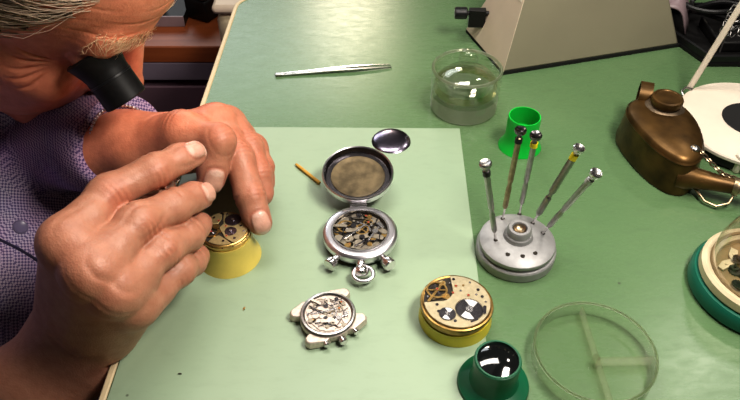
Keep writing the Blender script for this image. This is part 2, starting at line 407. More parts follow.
# ------------------------------------------------------------------ far right clutter
bt = thing('black_tray', 'shallow black rectangular tray at the far right of the bench', 'tray', (.3245, .187, 0), -.0)
MB().prism([(-7, -3), (110, -3), (110, 105), (-33, 105), (-33, 60)], 0, 3).build('tray_floor', M['satin'], bt)
rim = MB(); pts = [(-5, 0), (108, 0), (108, 103), (-31, 103), (-31, 60)]
rim.tube([(x, y, 9) for x, y in pts], 2, 6, closed=True)
q = pts+[pts[0]]
for (x0, y0), (x1, y1) in zip(q, q[1:]):
    a = math.atan2(y1-y0, x1-x0); dx, dy = 1.2*math.sin(a), -1.2*math.cos(a)
    rim.prism([(x0-dx, y0-dy), (x0+dx, y0+dy), (x1+dx, y1+dy), (x1-dx, y1-dy)], 0, 9)
rim.build('rim', M['black'], bt)
MB().box(8, 70, 18, 70, 3, 14).build('insert', M['satin'], bt, bevel=2)
cab1 = MB()
for k in range(3):
    ph = k*1.3
    cab1.tube([(math.cos(t+ph)*(24+5*k)*(1+.1*math.sin(3*t)), math.sin(t+ph)*(17+4*k), 16+6*k+3*math.sin(2*t+ph)) for t in np.linspace(0, 2*PI, 40)[:-1]], 2.4, 8, closed=True)
cab1.tube([(22, -10, 18), (40, -18, 14), (62, -6, 16), (90, -14, 13), (130, 4, 12)], 2.4, 8)
tag(cab1.build('power_cord', M['black'], loc=(.348, .258, .002)), 'coiled glossy black cord heaped in the black tray', 'cord')
pb = MB()
us = np.linspace(0, 1, 14); vs_ = np.linspace(0, 1, 12); grid = []
for u in us:
    for v in vs_:
        grid.append((-22+44*u+6*math.sin(3*v), -30+70*v, 3+44*math.sin(PI*min(1, u*1.02))**.7*(.7+.3*v)+3*math.sin(9*u+5*v)))
fs = [(i*12+j, (i+1)*12+j, (i+1)*12+j+1, i*12+j+1) for i in range(13) for j in range(11)]
pouch = pb.add(grid, fs).build('folded_pouch', M['lilac'], loc=(.301, .272, 0), rz=-.30)
so = pouch.modifiers.new('thickness', 'SOLIDIFY'); so.thickness = .0018
tag(pouch, 'pinkish grey folded pouch between the instrument housing and black tray', 'pouch')
net = MB()
for k in range(16):
    zc = 22+ (k % 4)*7; xc = (k//4)*8
    net.tube([(xc+5.2*math.cos(t), 2*math.sin(3*t+k), zc+5.2*math.sin(t)) for t in np.linspace(0, 2*PI, 15)[:-1]], .55, 5, closed=True)
net.tube([(2, 0, 0), (2, 0, 50)], .8, 6); net.tube([(24, 0, 0), (24, 0, 50)], .8, 6); net.tube([(2, 0, 50), (24, 0, 50)], .8, 6)
tag(net.build('wire_mesh', M['mesh'], loc=(.334, .205, .0032)), 'grey wire mesh basket piece standing in the black tray', 'wire mesh')

# ------------------------------------------------------------------ lamp stand: white disc base with rod
ls = thing('lamp_stand', 'white round stand with black centre and slim white arm', 'stand', (.3135, .0800, 0))
MB().lathe([(0, 0), (52, 0), (56, 2), (56, 9), (0, 9)], 64).build('foot', M['rubber'], ls)
MB().lathe([(0, 9), (57.5, 9), (58.5, 10), (58.5, 12.2), (57.5, 13.2), (0, 13.6)], 72).build('base_disc', M['white'], ls)
MB().lathe([(0, 13.55), (23, 13.4), (23.6, 13.8), (23, 14.3), (0, 14.4)], 48, tr(1, 2, 0)).build('centre_pad', M['rubber'], ls)
arm = MB()
p0 = Vector((-36, 47.5, 13)); p1 = Vector((22, 62, 240))
fm = frame(p0, p1-p0, (1, -.2, 0))
arm.box(-2.6, 2.6, -.8, .8, 0, 236, fm); arm.box(1.6, 2.6, -.8, 5, 0, 236, fm)
arm.build('arm', M['white'], ls, bevel=.3)
MB().tube([(-34, 46, 14), (-40, 46, 16), (-44, 43, 14), (-43, 39, 12)], 1, 8).build('hook', M['brushed'], ls)
MB().box(-3, 9, -3, 4, 0, 16, tr(-27, -47, 0, .3)).build('tab', M['white'], ls, bevel=1)

# ------------------------------------------------------------------ copper oil can
can = thing('oil_can', 'aged copper oil can with short spout, chain and strap handle', 'oil can', (.2290, .0500, 0))
PLAN = [(-25, 10), (-24, 24), (-17, 36), (-4, 41), (10, 39), (21, 30), (26, 14), (26, -4), (22, -22), (15, -36), (5, -43), (-5, -40), (-14, -28), (-21, -10)]
def closed_spline(P, n):
    out = []; m = len(P)
    for k in range(m):
        p0, p1, p2, p3 = P[k-1], P[k], P[(k+1) % m], P[(k+2) % m]
        for t in np.linspace(0, 1, n, endpoint=False):
            out.append(tuple(.5*((2*p1[i])+(p2[i]-p0[i])*t+(2*p0[i]-5*p1[i]+4*p2[i]-p3[i])*t*t+(3*p1[i]-p0[i]-3*p2[i]+p3[i])*t**3) for i in (0, 1)))
    return out[::-1]
plan = closed_spline(PLAN, 5)
def can_loop(k, z, dx=0, dy=0): return [(x*k+dx, y*k+dy, z) for x, y in plan]
MB().loft([can_loop(1.02, 0), can_loop(1.07, .8), can_loop(1.08, 3), can_loop(1.0, 25), can_loop(.985, 28.6), can_loop(.95, 31.2), can_loop(.88, 32.8), can_loop(.55, 35), can_loop(.12, 35.8)]).build('can_body', M['copper'], can, smooth=50)
MB().loft([can_loop(1.0, 27.2), can_loop(1.015, 28), can_loop(.99, 29.4)], cap=False).build('seam', M['copper'], can)
cc = Vector((4, 21, 0))
MB().lathe([(0, 33), (15.5, 33.6), (13.8, 35.6), (11, 36.6), (10.6, 38.5), (0, 38.5)], 36, tr(cc.x, cc.y, 0)).build('neck', M['copperdark'], can)
MB().lathe([(0, 38), (11.4, 38), (12.2, 38.8), (12.2, 42.6), (11.6, 43.6), (10, 44), (9.4, 43.4), (4, 43.2), (0, 43.6)], 40, tr(cc.x, cc.y, 0)).build('cap', M['copper'], can)
hd = MB(); hf = frame((-5, 42, 30), (1, -.35, 0), (0, 0, 1))
hd.ring(10.4, 11.8, -5, 5, 44, hf)
hd.build('strap_handle', M['copper'], can)
a0 = Vector((8, -38, 13)); a1 = Vector((38.0, -52.0, 15.5)); L_ = (a1-a0).length
sp = MB().lathe([(0, -6), (11, -6), (10, 2), (8, 7), (6.6, L_*.6), (5.8, L_), (0, L_)], 28, frame(a0, a1-a0))
spo = sp.build('spout', M['copper'], can)
MB().lathe([(0, L_-1), (6.6, L_-1), (7, L_), (7, L_+3), (5, L_+3.6), (5, L_+6), (6.2, L_+7), (6.2, L_+9), (4, L_+11), (0, L_+11.4)], 24, frame(a0, a1-a0)).build('spout_cap', M['bronzehandle'], spo)
ch = MB(); P0 = Vector((11, -30, 34.5)); P1 = a1 + (a1-a0).normalized()*5 + Vector((0, 0, 6))
for k in range(14):
    t = k/13; p = P0.lerp(P1, t); p.z += -5*math.sin(PI*t)+1.2*math.sin(5*t); p.y += 2*math.sin(9*t)
    d = (P1-P0).normalized(); side = Vector((0, 0, 1)) if k % 2 else d.cross(Vector((0, 0, 1))).normalized()
    ch.tube([(2.3*math.cos(a), 1.4*math.sin(a), 0) for a in np.linspace(0, 2*PI, 13)[:-1]], .6, 6, closed=True, m=frame(p, d.cross(side), d))
ch.build('chain', M['bronzehandle'], can)
MB().ball(3.6, tr(11, -30, 33.4), sz=.6).build('chain_stud', M['brushed'], can)
MB().tube([(15, -44, 6), (19, -55, 3.5), (26, -60, 3), (34, -60, 6), (38, -56, 11)], 1.0, 8).build('wire_loop', M['bronzehandle'], can)

# ------------------------------------------------------------------ glass dome on white ring on teal base
gd = thing('domed_parts_dish', 'glass domed dish with white ring on a round teal base', 'dish', (.2535, -.0875, 0))
MB().lathe([(0, 0), (41, 0), (43, 2), (43, 9), (41, 12), (36, 13), (0, 13)], 72).build('base', M['teal'], gd, bevel=0)
MB().lathe([(30, 12.5), (38.5, 12.5), (39.5, 14), (39, 19), (37, 20.5), (32, 20), (30, 18)], 72, closed=True).build('white_ring', M['ivory'], gd)
MB().cyl(30.5, 12.6, 14.5, 64).build('inner_floor', M['tan'], gd)
MB().lathe([(33.5, 19), (33.6, 26), (33.2, 34), (30, 45), (23, 54), (12, 59.5), (0, 61)], 64).build('dome', M['dome'], gd)
MB().ring(32.2, 34.2, 19.5, 21.0, 64).build('dome_rim', M['tan'], gd)
for i in range(16):
    a, rr = random.uniform(2.2, 5.0), random.uniform(6, 25); x, y = rr*math.cos(a), rr*math.sin(a)-2; r = random.uniform(2.2, 4.2)
    g = MB().gear(r, 14, 0, 1.2).cyl(r*.3, 0, 2.6, 10)
    o = g.build('cog_piece', M[('recess', 'darksteel', 'darkbrass', 'recess')[i % 4]], loc=(.2535+x*.001, -.0875+y*.001, .0150+.0012*(i % 3))); o.rotation_euler = (random.uniform(-.5, .5), random.uniform(-.5, .5), 0)
    tag(o, 'loose dark cog piece in the heap under the glass dome', 'watch part', 'loose cogs under the glass dome')
for i, (x, y, rz) in enumerate(((-21, 9, .6), (-13, 17, 1.3), (-4, 12, -.3))):
    o = MB().prism([(-6, -2), (5, -3), (7, 1), (0, 3.4), (-6, 2)], 0, 1.4).cyl(1.1, 0, 2, 10).build('bridge_piece', M['ivory'], loc=(.2535+x*.001, -.0875+y*.001, .0148), rz=rz, bevel=.3)
    tag(o, ('cream bridge-shaped piece nearest the rim under the glass dome', 'cream bridge-shaped piece at the back under the glass dome', 'cream bridge-shaped piece beside the dark cog heap under the dome')[i], 'watch part')

# ------------------------------------------------------------------ petri dish
pd = thing('petri_dish', 'clear round plastic dish with a T-shaped divider', 'dish', (.1330, -.1420, 0), 0)
MB().lathe([(34.6, 1.2), (34.6, 11.5), (35.7, 11.5), (35.7, .2), (34.6, .2)], 90, closed=True).build('wall', M['petri'], pd)
MB().cyl(34.6, .2, 1.2, 80).build('dish_floor', M['petribase'], pd)
MB().ring(34.4, 36.0, 11.0, 11.9, 90).build('rim', M['rim'], pd)
MB().box(-.6, .6, -34.2, 34.2, 1.2, 9, tr(1.5, 0, 0, .03)).build('long_divider', M['rim2'], pd)
MB().box(0, 33, -.6, .6, 1.2, 9, tr(1.5, -4, 0, .02)).build('short_divider', M['rim2'], pd)
MB().lathe([(0, 1.2), (2.6, 1.2), (2.2, 9.4), (0, 9.4)], 16, tr(.5, -3.6, 0)).build('hub', M['petri'], pd)

# ------------------------------------------------------------------ glass jar with lid
jr = thing('glass_jar', 'small lidded glass jar of clear liquid beside the instrument housing', 'jar', (.0815, .1195, 0))
MB().lathe([(0, 0), (28, 0), (29.2, 1.2), (29.2, 18), (28.2, 20), (29.5, 22), (29.8, 39), (28.6, 40.5), (27.2, 39), (26.8, 22), (26.4, 18), (0, 17.8)], 72).build('jar_body', M['glass'], jr)
MB().lathe([(27.0, 39.4), (28.4, 41.0), (30.0, 39.4), (29.2, 38.6), (27.4, 38.6)], 72, closed=True).build('rim', M['rim'], jr)
lid = MB().lathe([(25.6, 24), (26.3, 25), (26.0, 28), (21, 33), (14, 36.5), (6, 38.5), (0, 39), (0, 37.4), (5.5, 36.8), (13, 34.6), (20, 31), (24, 27), (24.2, 24)], 64, closed=False).build('lid', M['glass'], jr)
MB().lathe([(24.2, 24.4), (26.6, 24.4), (27, 19.6), (24.6, 19)], 64, closed=True).build('ground_collar', M['amber'], jr)
MB().lathe([(0, 38.2), (5, 38.6), (4.2, 41), (5.2, 43)] + [(8.2*math.sin(a), 49-8.2*math.cos(a)) for a in np.linspace(.75, PI-.05, 12)] + [(0, 57.2)], 32).build('knob', M['glass'], lid)
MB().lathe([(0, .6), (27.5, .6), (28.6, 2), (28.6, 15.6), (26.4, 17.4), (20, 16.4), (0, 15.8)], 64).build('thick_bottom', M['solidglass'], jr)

# ------------------------------------------------------------------ tweezers
tw = thing('tweezers', 'slim steel tweezers lying on the bench beside the glass jar', 'tweezers', (-.0861, .1683, 0), math.atan2(.0154, .1059))
for sgn in (1, -1):
    t = MB(); lo = []
    for x, w, off, z in ((0, 2.6, .1, 1.4), (4, 3.6, .15, 1.4), (30, 3.9, .7, 1.8), (52, 3.4, 1.6, 2.4), (70, 2.6, 2.6, 2.4), (90, 1.5, 2.8, 1.9), (107, .35, 2.1, 1.2)):
        y0 = sgn*off; lo.append([(x, y0-w*.5*(1.0), z-.9), (x, y0+w*.5, z-.9), (x, y0+w*.5, z+.6), (x, y0-w*.5, z+.6)])
    t.loft(lo).build('prong', M['steel'] if sgn > 0 else M['brushed'], tw)
MB().box(-1.5, 7, -2.2, 2.2, .4, 2.5).build('joint', M['brushed'], tw, bevel=.5)

# ------------------------------------------------------------------ pegwood stick, dust cover
st_a, st_b = Vector((-.0583, .0383, .0028)), Vector((-.0385, .0162, .0028))
stk = MB(); dv = (st_b-st_a)*1000
stk.tube([(0, 0, 0), tuple(dv*.1), tuple(dv*.9), tuple(dv)], [1.0, 1.3, 1.3, 1.3], 7)
tag(stk.build('pegwood_stick', M['stick'], loc=st_a), 'short yellow wooden stick beside the open stopwatch lid', 'stick')
dc = MB().lathe([(0, 3.2), (6, 3.1), (11, 2.6), (14, 1.7), (15.4, .9), (15.9, .4), (15.6, 0), (14.6, 0), (13.4, .8), (0, 2.2)], 64)
dco = dc.build('dust_cover', M['blued'], loc=(.0174, .0688, .0014))
tag(dco, 'round domed polished metal dust cover above the open stopwatch', 'watch cover')
dco.rotation_euler = (math.radians(4), 0, 0)

# ------------------------------------------------------------------ eye loupes standing on the bench
gl = thing('green_eye_loupe', 'bright green open eye loupe standing behind the screwdrivers', 'loupe', (.1222, .0650, 0))
MB().lathe([(12.6, 30), (13.0, 27), (12.8, 12), (14, 6), (16.6, 2), (17.4, .2), (16.2, .2), (15, 2.5), (12.6, 7), (11.4, 12), (11.6, 27), (11.8, 30)], 56, closed=True).build('shell', M['green'], gl)
MB().ring(10.4, 11.5, 12, 14, 48).build('retaining_ring', M['green'], gl)
MB().lathe([(0, 11.5), (10.4, 12.2), (10.4, 13), (0, 13.8)], 40).build('lens', M['dome'], gl)
dl = thing('dark_eye_loupe', 'dark green eye loupe standing lens up at the bench front', 'loupe', (.0716, -.1585, 0.0001))
MB().lathe([(12.4, 26.0), (13.2, 25.6), (13.4, 24.4), (13.0, 17), (13.2, 9), (14.4, 6), (18.4, 4.2), (20.4, 3.2), (20.9, 1.6), (20.6, .2), (18.6, .2), (14, 3), (11.6, 8), (11.6, 24.4)], 64, closed=True).build('shell', M['dkgreen'], dl)
MB().ring(11.7, 12.7, 25.0, 26.4, 56).build('retaining_ring', M['dkgreen'], dl)
MB().lathe([(0, 19.4), (11.5, 20.4), (11.7, 25.0), (8, 26.4), (4, 27.1), (0, 27.3)], 56).build('lens', M['lens'], dl)

# ------------------------------------------------------------------ screwdriver stand and drivers
sdx, sdy = .1003, -.0540
ss = thing('screwdriver_stand', 'round grey metal stand with holes for screwdrivers', 'stand', (sdx, sdy, 0))
base = MB().lathe([(0, 0), (26.4, 0), (27.2, .8), (27.2, 7), (26.4, 8), (24.4, 8.4), (24.4, 9.6), (25.6, 10), (26, 11), (25.6, 13), (23, 14.6), (14, 16.6), (10, 17), (9.4, 18.4), (9.2, 19.6), (8.6, 20.2), (8.2, 20.2), (8.0, 24), (7.2, 25.2), (5.2, 25.2), (4.6, 24), (4.2, 19), (0, 18.6)], 80)
base.build('stand_body', M['alu'], ss)
MB().lathe([(0, 19.2), (4, 19.2), (4.4, 22), (4.2, 24.6), (3.4, 23.4), (0, 21.4)], 28).build('brass_bush', M['bronzehandle'], ss)
drv = [((84.9, -56.8), (69.6, -58.6, 86)), ((92.6, -35.6), (96.4, -26, 87)), ((105.4, -29.6), (104.7, -33, 88)), ((112.6, -40.5), (130.6, -43, 85.5)), ((117.8, -50.2), (136.4, -65, 83.6))]
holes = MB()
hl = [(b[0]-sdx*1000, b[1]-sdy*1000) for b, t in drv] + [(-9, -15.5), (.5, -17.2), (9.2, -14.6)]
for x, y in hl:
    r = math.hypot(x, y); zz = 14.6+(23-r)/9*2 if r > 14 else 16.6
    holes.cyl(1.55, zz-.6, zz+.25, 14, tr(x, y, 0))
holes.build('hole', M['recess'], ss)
sty = [('brushed', 'black', 'brushed', 'black banded steel screwdriver at the near-left side of the stand'), ('bronzehandle', 'black', 'darksteel', 'bronze coloured screwdriver with black band at the stand rear'),
       ('brushed', 'yellowband', 'darksteel', 'upright steel screwdriver with small yellow band behind the stand post'), ('brushed', 'yellowband', 'steel', 'steel screwdriver with wide yellow band leaning right'),
       ('brushed', 'whiteband', 'steel', 'white banded steel screwdriver leaning lowest to the right')]
for (b, t), (mh, mband, mtop, lab) in zip(drv, sty):
    bz = 15.8; P = Vector((b[0], b[1], bz)); Q = Vector(t); L = (Q-P).length
    r_ = thing('precision_screwdriver', lab, 'screwdriver', (P.x*.001, P.y*.001, P.z*.001), group='screwdrivers in the round stand')
    fm = frame((0, 0, 0), Q-P)
    wide = 1.2 if 'wide' in lab else 1.0
    MB().lathe([(0, -2), (.8, -2), (.8, 9), (1.0, 10), (0, 10)], 12, fm).build('blade', M['steel'], r_)
    h_ = MB().lathe([(0, 9), (1.4, 9), (1.9*wide, 11), (1.9*wide, L*.36), (1.5, L*.38), (1.5, L*.42), (2.0*wide, L*.44), (2.0*wide, L*.90), (1.4, L*.91), (1.4, L-6), (0, L-6)], 10, fm)
    h_.build('handle', M[mh], r_, smooth=20)
    MB().cyl(2.5, L*.85, L*.85+(4.4 if wide > 1 else 3.4), 14, fm).build('band', M[mband], r_)
    MB().lathe([(0, L-7), (1.5, L-7), (1.6, L-5), (3.2, L-4), (3.9, L-2.6), (3.9, L-.8), (3.3, L), (2.4, L-.2), (0, L-1.2)], 20, fm).build('swivel_head', M[mtop], r_)
# ------------------------------------------------------------------ watch movements (mm, z = 0 at the top of the main plate)
def screw(parent, x, y, z, r=.8, m='steel'):
    s = MB().cyl(r, z-.2, z+.35, 12).box(-r*.9, r*.9, -.12, .12, z+.34, z+.42)
    o = s.build('screw', M[m], parent); o.location = (x*.001, y*.001, 0); o.rotation_euler.z = random.random()*3
    return o
def jewel(parent, x, y, z, r=.6):
    MB().ring(r, r*1.7, z, z+.2, 14, tr(x, y, 0)).build('jewel_setting', M['brass'], parent)
    return MB().cyl(r, z, z+.22, 12, tr(x, y, 0)).build('jewel', M['jewel'], parent)
def wheel(parent, x, y, z, r, m, spokes=0, teeth=None, name='wheel'):
    w = MB(); n = teeth or int(r*7)
    if spokes:
        w.gear(r, n, z, z+.35, tr(x, y, 0), depth=.35) if False else None
        w.ring(r*.78, r, z, z+.35, 40, tr(x, y, 0)); w.cyl(r*.18, z, z+.6, 12, tr(x, y, 0))
        for k in range(spokes): w.bar([(x, y), (x+r*.85*math.cos(2*PI*k/spokes+.4), y+r*.85*math.sin(2*PI*k/spokes+.4))], r*.14, z, z+.3)
    else:
        w.gear(r, n, z, z+.45, tr(x, y, 0), depth=r*.09); w.ring(r*.45, r*.85, z+.45, z+.5, 40, tr(x, y, 0))
    return w.build(name, M[m], parent)
def snail(parent, x, y, z, r, hub='steel'):
    """ratchet wheel with bright snailed sectors"""
    w = wheel(parent, x, y, z, r, 'darksteel', teeth=int(r*6), name='ratchet_wheel')
    for a in (.5, .5+PI):
        poly = [(x+rr*math.cos(t), y+rr*math.sin(t)) for rr, ts in ((r*.32, np.linspace(a, a+.95, 9)), (r*.88, np.linspace(a+1.35, a+.25, 14))) for t in ts]
        MB().prism(poly, z+.52, z+.60).build('polished_sector', M['silverwhite'], w)
    MB().cyl(r*.26, z+.5, z+.9, 20, tr(x, y, 0)).box(x-r*.2, x+r*.2, y-.15, y+.15, z+.9, z+1.0).build('centre_screw', M[hub], w)
    return w
def balance(parent, x, y, z, r, m='brass'):
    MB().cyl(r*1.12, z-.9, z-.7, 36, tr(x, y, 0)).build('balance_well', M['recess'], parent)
    w = MB().ring(r*.82, r, z-.2, z+.5, 44, tr(x, y, 0)); w.bar([(x-r*.9, y), (x+r*.9, y)], r*.16, z-.1, z+.3)
    b = w.build('balance_wheel', M[m], parent)
    sp = MB(); sp.tube([(x+(.12+.5*t/22)*r*math.cos(t), y+(.12+.5*t/22)*r*math.sin(t), z+.55) for t in np.linspace(0, 22, 90)], .1, 5)
    sp.build('hairspring', M['darksteel'], b)
    return b
def plate_poly(R, cuts, n=96):
    """round plate outline with circular bites cut out (star-shaped about the origin)"""
    poly = []
    for k in range(n):
        a = 2*PI*k/n; r = R
        for cx, cy, cr in cuts:
            bq = cx*math.cos(a)+cy*math.sin(a); cq = cx*cx+cy*cy-cr*cr; dq = bq*bq-cq
            if dq > 0 and bq > 0: r = min(r, max(.5, bq-math.sqrt(dq)))
        poly.append((r*math.cos(a), r*math.sin(a)))
    return poly

# ---- right movement on its yellow holder
hx, hy = .0537, -.1105
yh = thing('movement_holder', 'yellow plastic movement holder at the bench front under a gilt movement', 'holder', (hx, hy, 0))
MB().lathe([(21, 0), (22.8, .6), (23.0, 2.5), (22.2, 7), (21.8, 10.5), (20.2, 10.5), (19.6, 2), (21, 0)], 72, closed=False).build('holder_ring', M['yellow'], yh)
MB().ring(20.0, 22.2, 9.6, 10.8, 72).build('holder_lip', M['yellow'], yh)
mv = thing('watch_movement', 'large gilt watch movement with two snailed wheels on the front yellow holder', 'watch movement', (hx, hy, .0172))
mv.rotation_euler = (math.radians(-1.5), math.radians(1), 0)
MB().lathe([(0, -6.6), (20.8, -6.6), (21.4, -6.2), (21.4, -3.4), (22.6, -3.0), (22.8, -1.8), (22.4, -.5), (21.4, -.2), (20.8, -.5), (0, -.5)], 80).build('main_plate', M['brassedge'], mv)
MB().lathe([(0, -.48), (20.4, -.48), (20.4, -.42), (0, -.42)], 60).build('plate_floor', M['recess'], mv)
MB().prism(plate_poly(20.6, [(-11.5, 9.0, 9.6)]), -.42, .9).build('bridge', M['palegold'], mv, bevel=.25)
MB().bar([(-17.5, 0), (-12, 8), (-7, 15.5)], 1.6, .2, .9).build('balance_cock', M['brass'], mv)
balance(mv, -11.8, 9.0, .3, 6.8)
wheel(mv, -6.4, 4.2, -.2, 2.6, 'brass'); wheel(mv, -14.6, 3.0, -.2, 2.2, 'darkbrass'); wheel(mv, -8, 14.8, -.2, 2.4, 'gold')
snail(mv, 6.8, -7.0, .9, 8.7); w2 = snail(mv, -6.8, -10.6, .9, 5.2)
MB().bar([(16.5, -5), (15.8, -9.5)], 2.0, .9, 1.5).build('click', M['darksteel'], mv)
MB().bar([(11.0, -14.6), (7.0, -16.4)], .9, .9, 1.3).build('click_spring', M['darksteel'], mv)
for x, y, m in ((14, 9, 'darksteel'), (16, 3.5, 'darksteel'), (9.5, 15, 'steel'), (-.6, 17.6, 'darksteel'), (-3, 14.4, 'steel'), (3, 8, 'steel'), (1, -1.4, 'brass'), (-12.6, -3.2, 'darksteel'), (-12, -8.5, 'darksteel'), (-2.6, -15.8, 'darksteel'), (17.6, -.8, 'steel'), (12.5, 5.0, 'steel'), (-17.8, 3, 'steel'), (5, 12.5, 'brass')):
    screw(mv, x, y, .85, 1.0 if m == 'darksteel' else .75, m)
for x, y in ((7.5, 4.5), (-2, 6.5), (.4, 12), (-11.6, 9.4)): jewel(mv, x, y, .9)

# ---- left movement, under the hands
gx, gy = -.0965, -.0570
fh = thing('flared_movement_holder', 'flared yellow movement holder under the working hands', 'holder', (gx, gy, 0))
MB().lathe([(18, 0), (21.4, 0), (21.8, .8), (21.0, 3), (18.6, 9), (17.4, 17), (17.0, 21.5), (15, 21.5), (15, 4), (18, 0)], 72, closed=False).build('holder_ring', M['yellowbrass'], fh)
fm_ = thing('watch_movement', 'gilt watch movement with dark wheels beneath the fingers on the flared holder', 'watch movement', (gx, gy, .0272))
MB().lathe([(0, -5.4), (16, -5.4), (16, -3.4), (16.8, -3.2), (16.8, -1.8), (16.2, -1.5), (16.2, -.5), (15.6, -.2), (0, -.2)], 72).build('main_plate', M['brass'], fm_)
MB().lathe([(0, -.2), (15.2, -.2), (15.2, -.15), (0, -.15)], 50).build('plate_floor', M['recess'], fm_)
MB().prism([(15.3*math.cos(a), 15.3*math.sin(a)) for a in np.linspace(-1.05, 1.75, 40)] + [(-2.2, 9.5), (-1.2, 4), (-3.6, 0), (-.6, -5), (2, -9.6)], -.15, .8).build('barrel_bridge', M['gold'], fm_, bevel=.2)
MB().prism([(15.3*math.cos(a), 15.3*math.sin(a)) for a in np.linspace(1.84, 2.9, 20)] + [(-9, 3.2), (-4.6, 4.2), (-3.2, 9)], -.15, .8).build('train_bridge', M['gold'], fm_, bevel=.2)
MB().prism([(15.3*math.cos(a), 15.3*math.sin(a)) for a in np.linspace(4.1, 5.15, 20)] + [(.8, -9), (-2.6, -6.6), (-6, -8)], -.15, .7).build('pallet_bridge', M['gold'], fm_, bevel=.2)
wheel(fm_, 4.6, 7.2, .8, 5.6, 'blued', teeth=44, name='ratchet_wheel'); wheel(fm_, 4.6, -3.2, .8, 4.0, 'blued', teeth=36, name='crown_wheel')
for x, y in ((4.6, 7.2), (4.6, -3.2)): MB().cyl(1.0, 1.2, 1.8, 16, tr(x, y, 0)).build('centre_screw', M['steel'], fm_)
balance(fm_, -8.2, -3.4, .4, 5.0)
for x, y, r, m in ((-6, 1.6, 2.4, 'brass'), (-10.5, 2.0, 2.2, 'gold'), (-2.8, -2.4, 1.7, 'brass'), (-4.6, -9, 1.8, 'brass')): wheel(fm_, x, y, .1, r, m)
for x, y, m in ((10.6, 2, 'darksteel'), (0, 12.8, 'steel'), (-8.4, 9.5, 'darksteel'), (11.5, 9, 'steel'), (8, -9.5, 'darksteel'), (1, -12, 'darksteel'), (-4.2, 13.6, 'darksteel'), (13.2, -3, 'steel')): screw(fm_, x, y, .75, .85, m)
for x, y in ((-5, 6.6), (.6, 1.6), (-8.2, -3.4), (2.4, -7.4)): jewel(fm_, x, y, .8, .55)
for k in range(8):
    a = 3.5+k*.42; screw(fm_, 16.1*math.cos(a), 16.1*math.sin(a), -1.7, .6, 'recess')

# ---- chronograph movement inside a part: shared by stopwatch and wristwatch
def chronograph(parent, R, pl, br, wh, dark, seed, z=0):
    rnd = random.Random(seed)
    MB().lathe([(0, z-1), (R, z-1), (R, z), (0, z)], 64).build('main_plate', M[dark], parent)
    s = R/16
    B = lambda pts, w, m, z0=.3, z1=1.1, name='bridge': MB().bar([(x*s, y*s) for x, y in pts], w*s, z+z0, z+z1).build(name, M[m], parent, bevel=.12)
    B([(-13, 2), (-10, -6), (-4, -12)], 4.6, br); B([(3, 12.6), (9, 9.5), (12.5, 3)], 4.0, br); B([(-9, 10), (-3, 13)], 4.4, br)
    B([(-4, -3), (4, -5.4), (8, -10)], 3.6, br, .8, 1.6); B([(-6, 4), (0, 2)], 3.2, pl, .9, 1.7)
    B([(10, -2), (12.4, -7)], 3.4, pl); B([(-1, -13.4), (4, -13)], 3.0, pl)
    B([(-11, -1), (-3, .6), (5, 3.4)], 1.1, 'steel', 1.5, 2.0, 'lever'); B([(1, -8.6), (8, -4), (13.4, -1.4)], 1.2, 'steel', 1.4, 2.0, 'lever'); B([(2, 7), (6, 1), (5, -3)], 1.0, 'steel', 1.6, 2.1, 'lever')
    B([(-8, -9), (-1, -8), (3, -10.6)], 1.0, 'darksteel', 1.5, 1.9, 'lever'); B([(-13, 6), (-9.6, 3), (-6, 8.6)], .9, 'darksteel', 1.2, 1.7, 'lever')
    wheel(parent, 1.4*s, .8*s, z+1.3, 4.2*s, wh, 4); wheel(parent, 7.6*s, 4.2*s, z+1.0, 2.9*s, wh, 4); wheel(parent, -5*s, -7.6*s, z+1.1, 2.6*s, pl)
    wheel(parent, 4*s, -8*s, z+.9, 2.2*s, wh); wheel(parent, -8.4*s, -2*s, z+1.0, 2.8*s, pl); wheel(parent, 11*s, -9*s, z+.4, 1.8*s, wh)
    balance(parent, -5.6*s, 7.6*s, z+.9, 5.0*s, wh)
    B([(-11.6, 11), (-5.6, 7.6)], 2.0, br, 1.6, 2.2, 'balance_cock')
    for x, y, r, m_, z_ in ((-11.6, -6.6, 1.9, wh, 1.3), (-1.6, 5.4, 1.7, 'darksteel', 1.9), (10.4, 8, 1.6, wh, 1.3), (5.4, 12.2, 1.5, 'darksteel', 1.2), (-12.4, 5.2, 1.5, wh, .8), (-1.4, -4.8, 1.6, 'darksteel', 1.8), (12.6, 0, 1.4, 'steel', 1.3), (0, -11.4, 1.5, wh, 1.2), (7.4, -4.4, 1.8, 'steel', 1.8)):
        wheel(parent, x*s, y*s, z+z_, r*s, m_, teeth=12)
    for pts in (((-6, -12), (0, -9.6), (6, -11.8), (9, -7)), ((-13.6, -2), (-9, 1.6), (-3.6, -.6)), ((9.6, 12), (4.6, 9.6), (.6, 11.6)), ((13.6, 4), (10.6, 1), (11.6, -4)), ((-3, 9), (1.6, 5.6), (6.6, 7.6))):
        MB().bar([(x*s, y*s) for x, y in pts], .5*s, z+1.9, z+2.2).build('spring', M['darksteel'], parent)
    for k in range(22):
        a = rnd.random()*2*PI; r = rnd.uniform(3, 14.6)*s
        screw(parent, r*math.cos(a), r*math.sin(a), z+1.1, rnd.choice((.55, .75, .9))*s, rnd.choice(('steel', 'steel', 'darksteel', pl)))
    for x, y in ((1.4, .8), (-5.6, 7.6), (7.6, 4.2), (-10, -6), (9, 9.5)): jewel(parent, x*s, y*s, z+1.5, .5*s)

